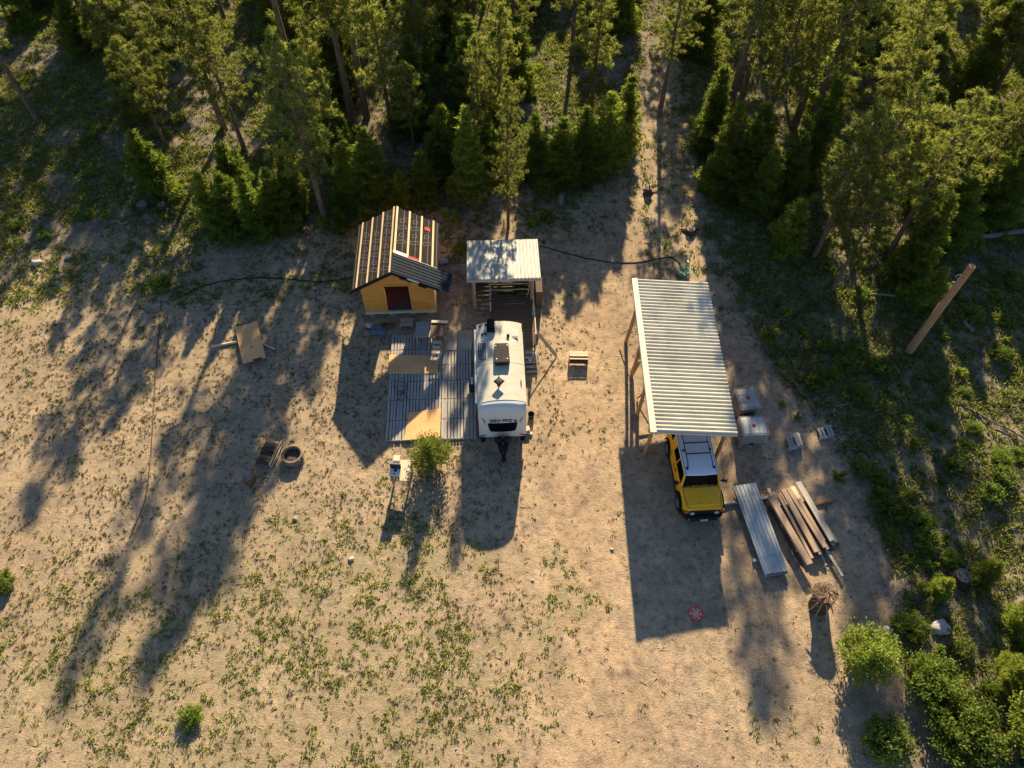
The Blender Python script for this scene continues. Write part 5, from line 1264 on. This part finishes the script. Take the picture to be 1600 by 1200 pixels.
# --- understorey on the right flank
def shrub(i, u, v, s_, lab, grp=None, name='shrub', parts=('stems', 'leaves')):
    p = at(u, v); return plant(name, ('shrub', i), lab, 'shrub', p.x, p.y, s_, rng.uniform(0, 6.28), grp, parts=parts)
shrub(0, 675, 726, 1.08, 'bright green leafy bush at the front edge of the pallet deck')
for i, u, v, s_, lab in ((4, 1342, 1035, .95, 'large leafy green shrub at the bottom below the upturned stump'), (1, 1452, 1075, 1.0, 'wide leafy shrub at the bottom edge right of the large one'), (1, 1425, 985, .5, 'small leafy shrub beside the pale boulder'),
                         (2, 1405, 975, .8, 'low shrub left of the small leafy one near the boulder'), (1, 1430, 815, .55, 'sunlit shrub at the edge of the sand below the pallets'), (2, 1400, 800, 1.1, 'dark low shrub at the edge of the sand below the pallets'), (2, 1445, 850, 1.1, 'low shrub under the sunlit one on the right flank'),
                         (1, 1345, 735, .45, 'dark round shrub right of the timber pile'), (3, 1310, 748, 1.1, 'tiny yellow green shrub above the timber pile'), (2, 1290, 545, .9, 'dark shrub in the shade right of the carport'), (2, 1275, 600, 1.2, 'dark low shrub right of the tanks'),
                         (3, 1227, 492, 1.2, 'small bright shrub on the shaded sand right of the carport roof'), (3, 1222, 634, .7, 'tiny bright tuft of leaves right of the tanks'), (3, 1245, 652, .7, 'tiny green tuft of leaves above the sunlit pallet'), (2, 1328, 560, 1.3, 'bright weedy shrub under the pines right of the carport'),
                         (2, 1370, 580, 1.3, 'green shrub below the tall bare pole'), (1, 5, 915, .5, 'green shrub at the left edge of the lower sand'), (3, 255, 450, 2.0, 'yellow green shrub at the top of the brown cable'), (2, 255, 440, .8, 'dull green shrub behind the one at the cable end'),
                         (3, 720, 395, 1.5, 'grassy bush in the gap between shed and lean-to'), (3, 705, 345, 1.8, 'dark grassy bush at the right rear of the shed'), (1, 1560, 560, .5, 'shrub in the shade right of the tall bare pole'), (3, 855, 345, 1.6, 'yellow green bush right behind the lean-to'), (3, 835, 350, 1.3, 'smaller yellow green bush touching the one behind the lean-to'),
                         (1, 300, 1120, .4, 'shrub below the lower left sand'), (1, 1500, 1150, 1.2, 'wide shrub in the bottom right corner'), (4, 1600, 1150, 1.1, 'tall leafy shrub at the very bottom right'), (1, 1380, 1160, .8, 'shrub at the bottom below the large leafy one')):
    shrub(i, u, v, s_, lab)
k = 0; tries = 0; spots_ = []; und_ = []
while k < 80 and tries < 4000:
    tries += 1; u = rng.uniform(1180, 1640); v = rng.uniform(330, 1180); p = at(u, v)
    sdv = float(sdist(np.array([p.x]), np.array([p.y]))[0])
    if sdv > -.3 or fbm(p.x, p.y, .35, 3) < .46: continue
    if any((p.x - a) ** 2 + (p.y - b) ** 2 < .7 for a, b in spots_): continue
    spots_.append((p.x, p.y)); i = rng.choice((2, 2, 3, 3, 1)); k += 1
    o_ = shrub(i, u, v, rng.uniform(.5, 1.1) * (.5 if i == 1 else 1), 'low shrub', 'undergrowth shrubs on the right flank')
    side_ = 'level with the carport' if v < 690 else ('level with the timber pile' if v < 900 else 'below the timber pile'); dep_ = ('near strip', 'middle strip', 'outer strip')[0 if sdv > -2.5 else (1 if sdv > -5.5 else 2)]
    und_.append((side_, dep_, 'light green shrub' if i == 3 else ('wide shrub' if i == 1 else 'low dark shrub'), u, o_))
ordinal(und_, '%s, %s of undergrowth %s'); und_ = []
k = 0; tries = 0
while k < 60 and tries < 3000:
    tries += 1; u = rng.uniform(-20, 1180); v = rng.uniform(150, 400); p = at(u, v)
    sdv = float(sdist(np.array([p.x]), np.array([p.y]))[0])
    if sdv > .2 or sdv < -9 or fbm(p.x, p.y, .4, 3) < .47: continue
    i = rng.choice((2, 3, 3)); k += 1
    o_ = shrub(i, u, v, rng.uniform(.6, 1.2), 'low shrub', 'undergrowth shrubs along the back edge')
    und_.append(('left of the shed' if u < 540 else ('above shed and lean-to' if u < 860 else 'above the carport'), 'upper undergrowth' if v < 230 else ('middle undergrowth' if v < 310 else 'lower undergrowth'), 'light green shrub' if i == 3 else 'low dark shrub', u, o_))
ordinal(und_, '%s in the %s %s')

# --- grass, weeds, litter (nobody could count them)
rs = np.random.RandomState(11)
FOOT = [(-6.3, 17.7, -1.6, 24.7), (-8.1, 25.7, -3.8, 29.8), (-2.3, 26.2, 1.5, 29.3), (-1.8, 17.8, 1.2, 26.8), (10.7, 17.6, 12.0, 20.4), (7.3, 13.6, 9.4, 18.4)]
def tufts(N, dens, nbl, L, Wd, spread, lay, seed, ymax=46):
    rs = np.random.RandomState(seed); y = 3 + ymax * rs.rand(N) ** .8; x = rs.uniform(-1, 1, N) * (y * .42 + 19)
    inside = y > 0
    q = rs.rand(N) < dens(x, y); keep = inside & q
    for x0, y0, x1, y1 in FOOT: keep &= ~((x > x0) & (x < x1) & (y > y0) & (y < y1))
    x, y = x[keep], y[keep]; z = ground_z(x, y); n_ = len(x); size = rs.uniform(.5, 1.35, n_)
    k = nbl; a = rs.uniform(0, 6.283, (n_, k)); e = rs.uniform(lay[0], lay[1], (n_, k)); rad = spread * rs.rand(n_, k) * size[:, None]
    P = np.stack([x[:, None] + np.cos(a) * rad, y[:, None] + np.sin(a) * rad, np.repeat(z[:, None] - .01, k, 1)], -1).reshape(-1, 3)
    D = np.stack([np.cos(a) * np.cos(e), np.sin(a) * np.cos(e), np.sin(e)], -1).reshape(-1, 3)
    Ln = (L * rs.uniform(.5, 1.2, (n_, k)) * size[:, None]).ravel(); Wn = (Wd * rs.uniform(.6, 1.4, (n_, k))).ravel()
    return P, D, Ln, Wn, rs
def d_dry(x, y):
    s_ = sdist(x, y); left = np.clip((2 - x) / 5, .0, 1); patch = np.clip((fbm(x, y, .45, 4) - .26) * 3, .15, 1); patch2 = np.clip((fbm(x, y, 1.6, 2) - .25) * 3, .1, 1)
    d = np.where(s_ > 0, (.10 + .85 * left) * patch * patch2, np.clip(.85 + s_ * .015, .35, .9) * patch2)
    mid = (x > 2) & (x < 10.5) & (y < 25); d = np.where(mid, d * (.35 + 1.2 * greenness(x, y)), d)
    d = np.where((x > 2) & (x < 5) & (y > 18) & (y < 26), np.maximum(d, .18 * patch), d)
    d = np.where((x > .9) & (x < 2.6) & (y > 17) & (y < 26), np.maximum(d, .5 * patch), d)
    return d
P, D, Ln, Wn, r_ = tufts(104000, d_dry, 10, .105, .030, .045, (.35, 1.4), 1, 55); V, T = tris(P, D, Ln, Wn, r_)
o = np_mesh('dry_grass', V, T, M['grassdry']); tag(o, 'short dry olive grass tufts scattered over the sand', 'grass', kind='stuff')
def d_green(x, y):
    s_ = sdist(x, y); g = greenness(x, y); pt = np.clip((fbm(x, y, 1.1, 3) - .40) * 5, 0, 1); sp_ = np.clip((fbm(x + 50, y, .8, 3) - .58) * 6, 0, 1)
    base = np.where(y < 14, .30, .10) * np.clip((3 - x) / 3, .1, 1)
    return np.where(s_ > 0, g * pt + base * sp_, .05 * pt)
P, D, Ln, Wn, r_ = tufts(90000, d_green, 15, .10, .040, .10, (.1, 1.2), 2); V, T = leaves(P, D, Ln, Wn * 1.2, r_)
o = np_mesh('green_weeds', V, T, M['grassgreen']); tag(o, 'fresh green weeds in patches on the sand', 'weeds', kind='stuff')
def d_cov(x, y):
    s_ = sdist(x, y) + (fbm(x, y, .6, 3) - .5) * 3; pt = np.clip((fbm(x, y, .45, 4) - .34) * 5, 0, 1)
    return np.where(s_ < -.2, np.where(x > 12, .6 * pt + .38, .95 * pt + .06), np.where((y > 26) & (s_ < 4.5), np.where(x > 4, .18, .4) * pt, 0))
P, D, Ln, Wn, r_ = tufts(98000, d_cov, 13, .21, .06, .18, (.15, 1.3), 3, 61); V, T = leaves(P, D, Ln, Wn, r_)
o = np_mesh('ground_cover', V, T, M['cover']); tag(o, 'leafy ground cover and tall weeds of the forest floor', 'ground cover', kind='stuff')
def d_tw(x, y):
    s_ = sdist(x, y); pt = np.clip((fbm(x + 9, y, .7, 3) - .35) * 4, 0, 1); return np.where(s_ < .6, .7 * pt, .05 + .25 * pt * np.clip((4 - x) / 6, .15, 1))
P, D, Ln, Wn, r_ = tufts(34000, d_tw, 3, .34, .022, .2, (-.02, .12), 4, 58); P[:, 2] += .025; V, T = tris(P, D, Ln, Wn, r_)
o = np_mesh('litter', V, T, M['twigs']); tag(o, 'fallen twigs and dry litter strewn over the ground', 'litter', kind='stuff')
# pebbles
rs = np.random.RandomState(8); N = 5200; x = rs.uniform(-26, 26, N); y = rs.uniform(4, 40, N); k_ = fbm(x, y, .8, 3) > .42; x, y = x[k_], y[k_]; z = ground_z(x, y)
oct_ = np.array([(1, 0, 0), (-1, 0, 0), (0, 1, 0), (0, -1, 0), (0, 0, 1), (0, 0, -1)], float); ft = np.array([(0, 2, 4), (2, 1, 4), (1, 3, 4), (3, 0, 4), (2, 0, 5), (1, 2, 5), (3, 1, 5), (0, 3, 5)])
sz_ = rs.gamma(2, .008, len(x)) + .006; V = (oct_[None] * rs.uniform(.6, 1.3, (len(x), 6, 1)) * sz_[:, None, None] * np.array([1, 1, .6])) + np.stack([x, y, z + sz_ * .2], -1)[:, None]
T = (ft[None] + 6 * np.arange(len(x))[:, None, None]).reshape(-1, 3)
pm_ = leafmat('pebble_stone', (.20, .16, .12), (.55, .47, .38), 0.0)
o = np_mesh('pebbles', V.reshape(-1, 3), T, pm_); tag(o, 'pale pebbles scattered over the sand', 'pebbles', kind='stuff')
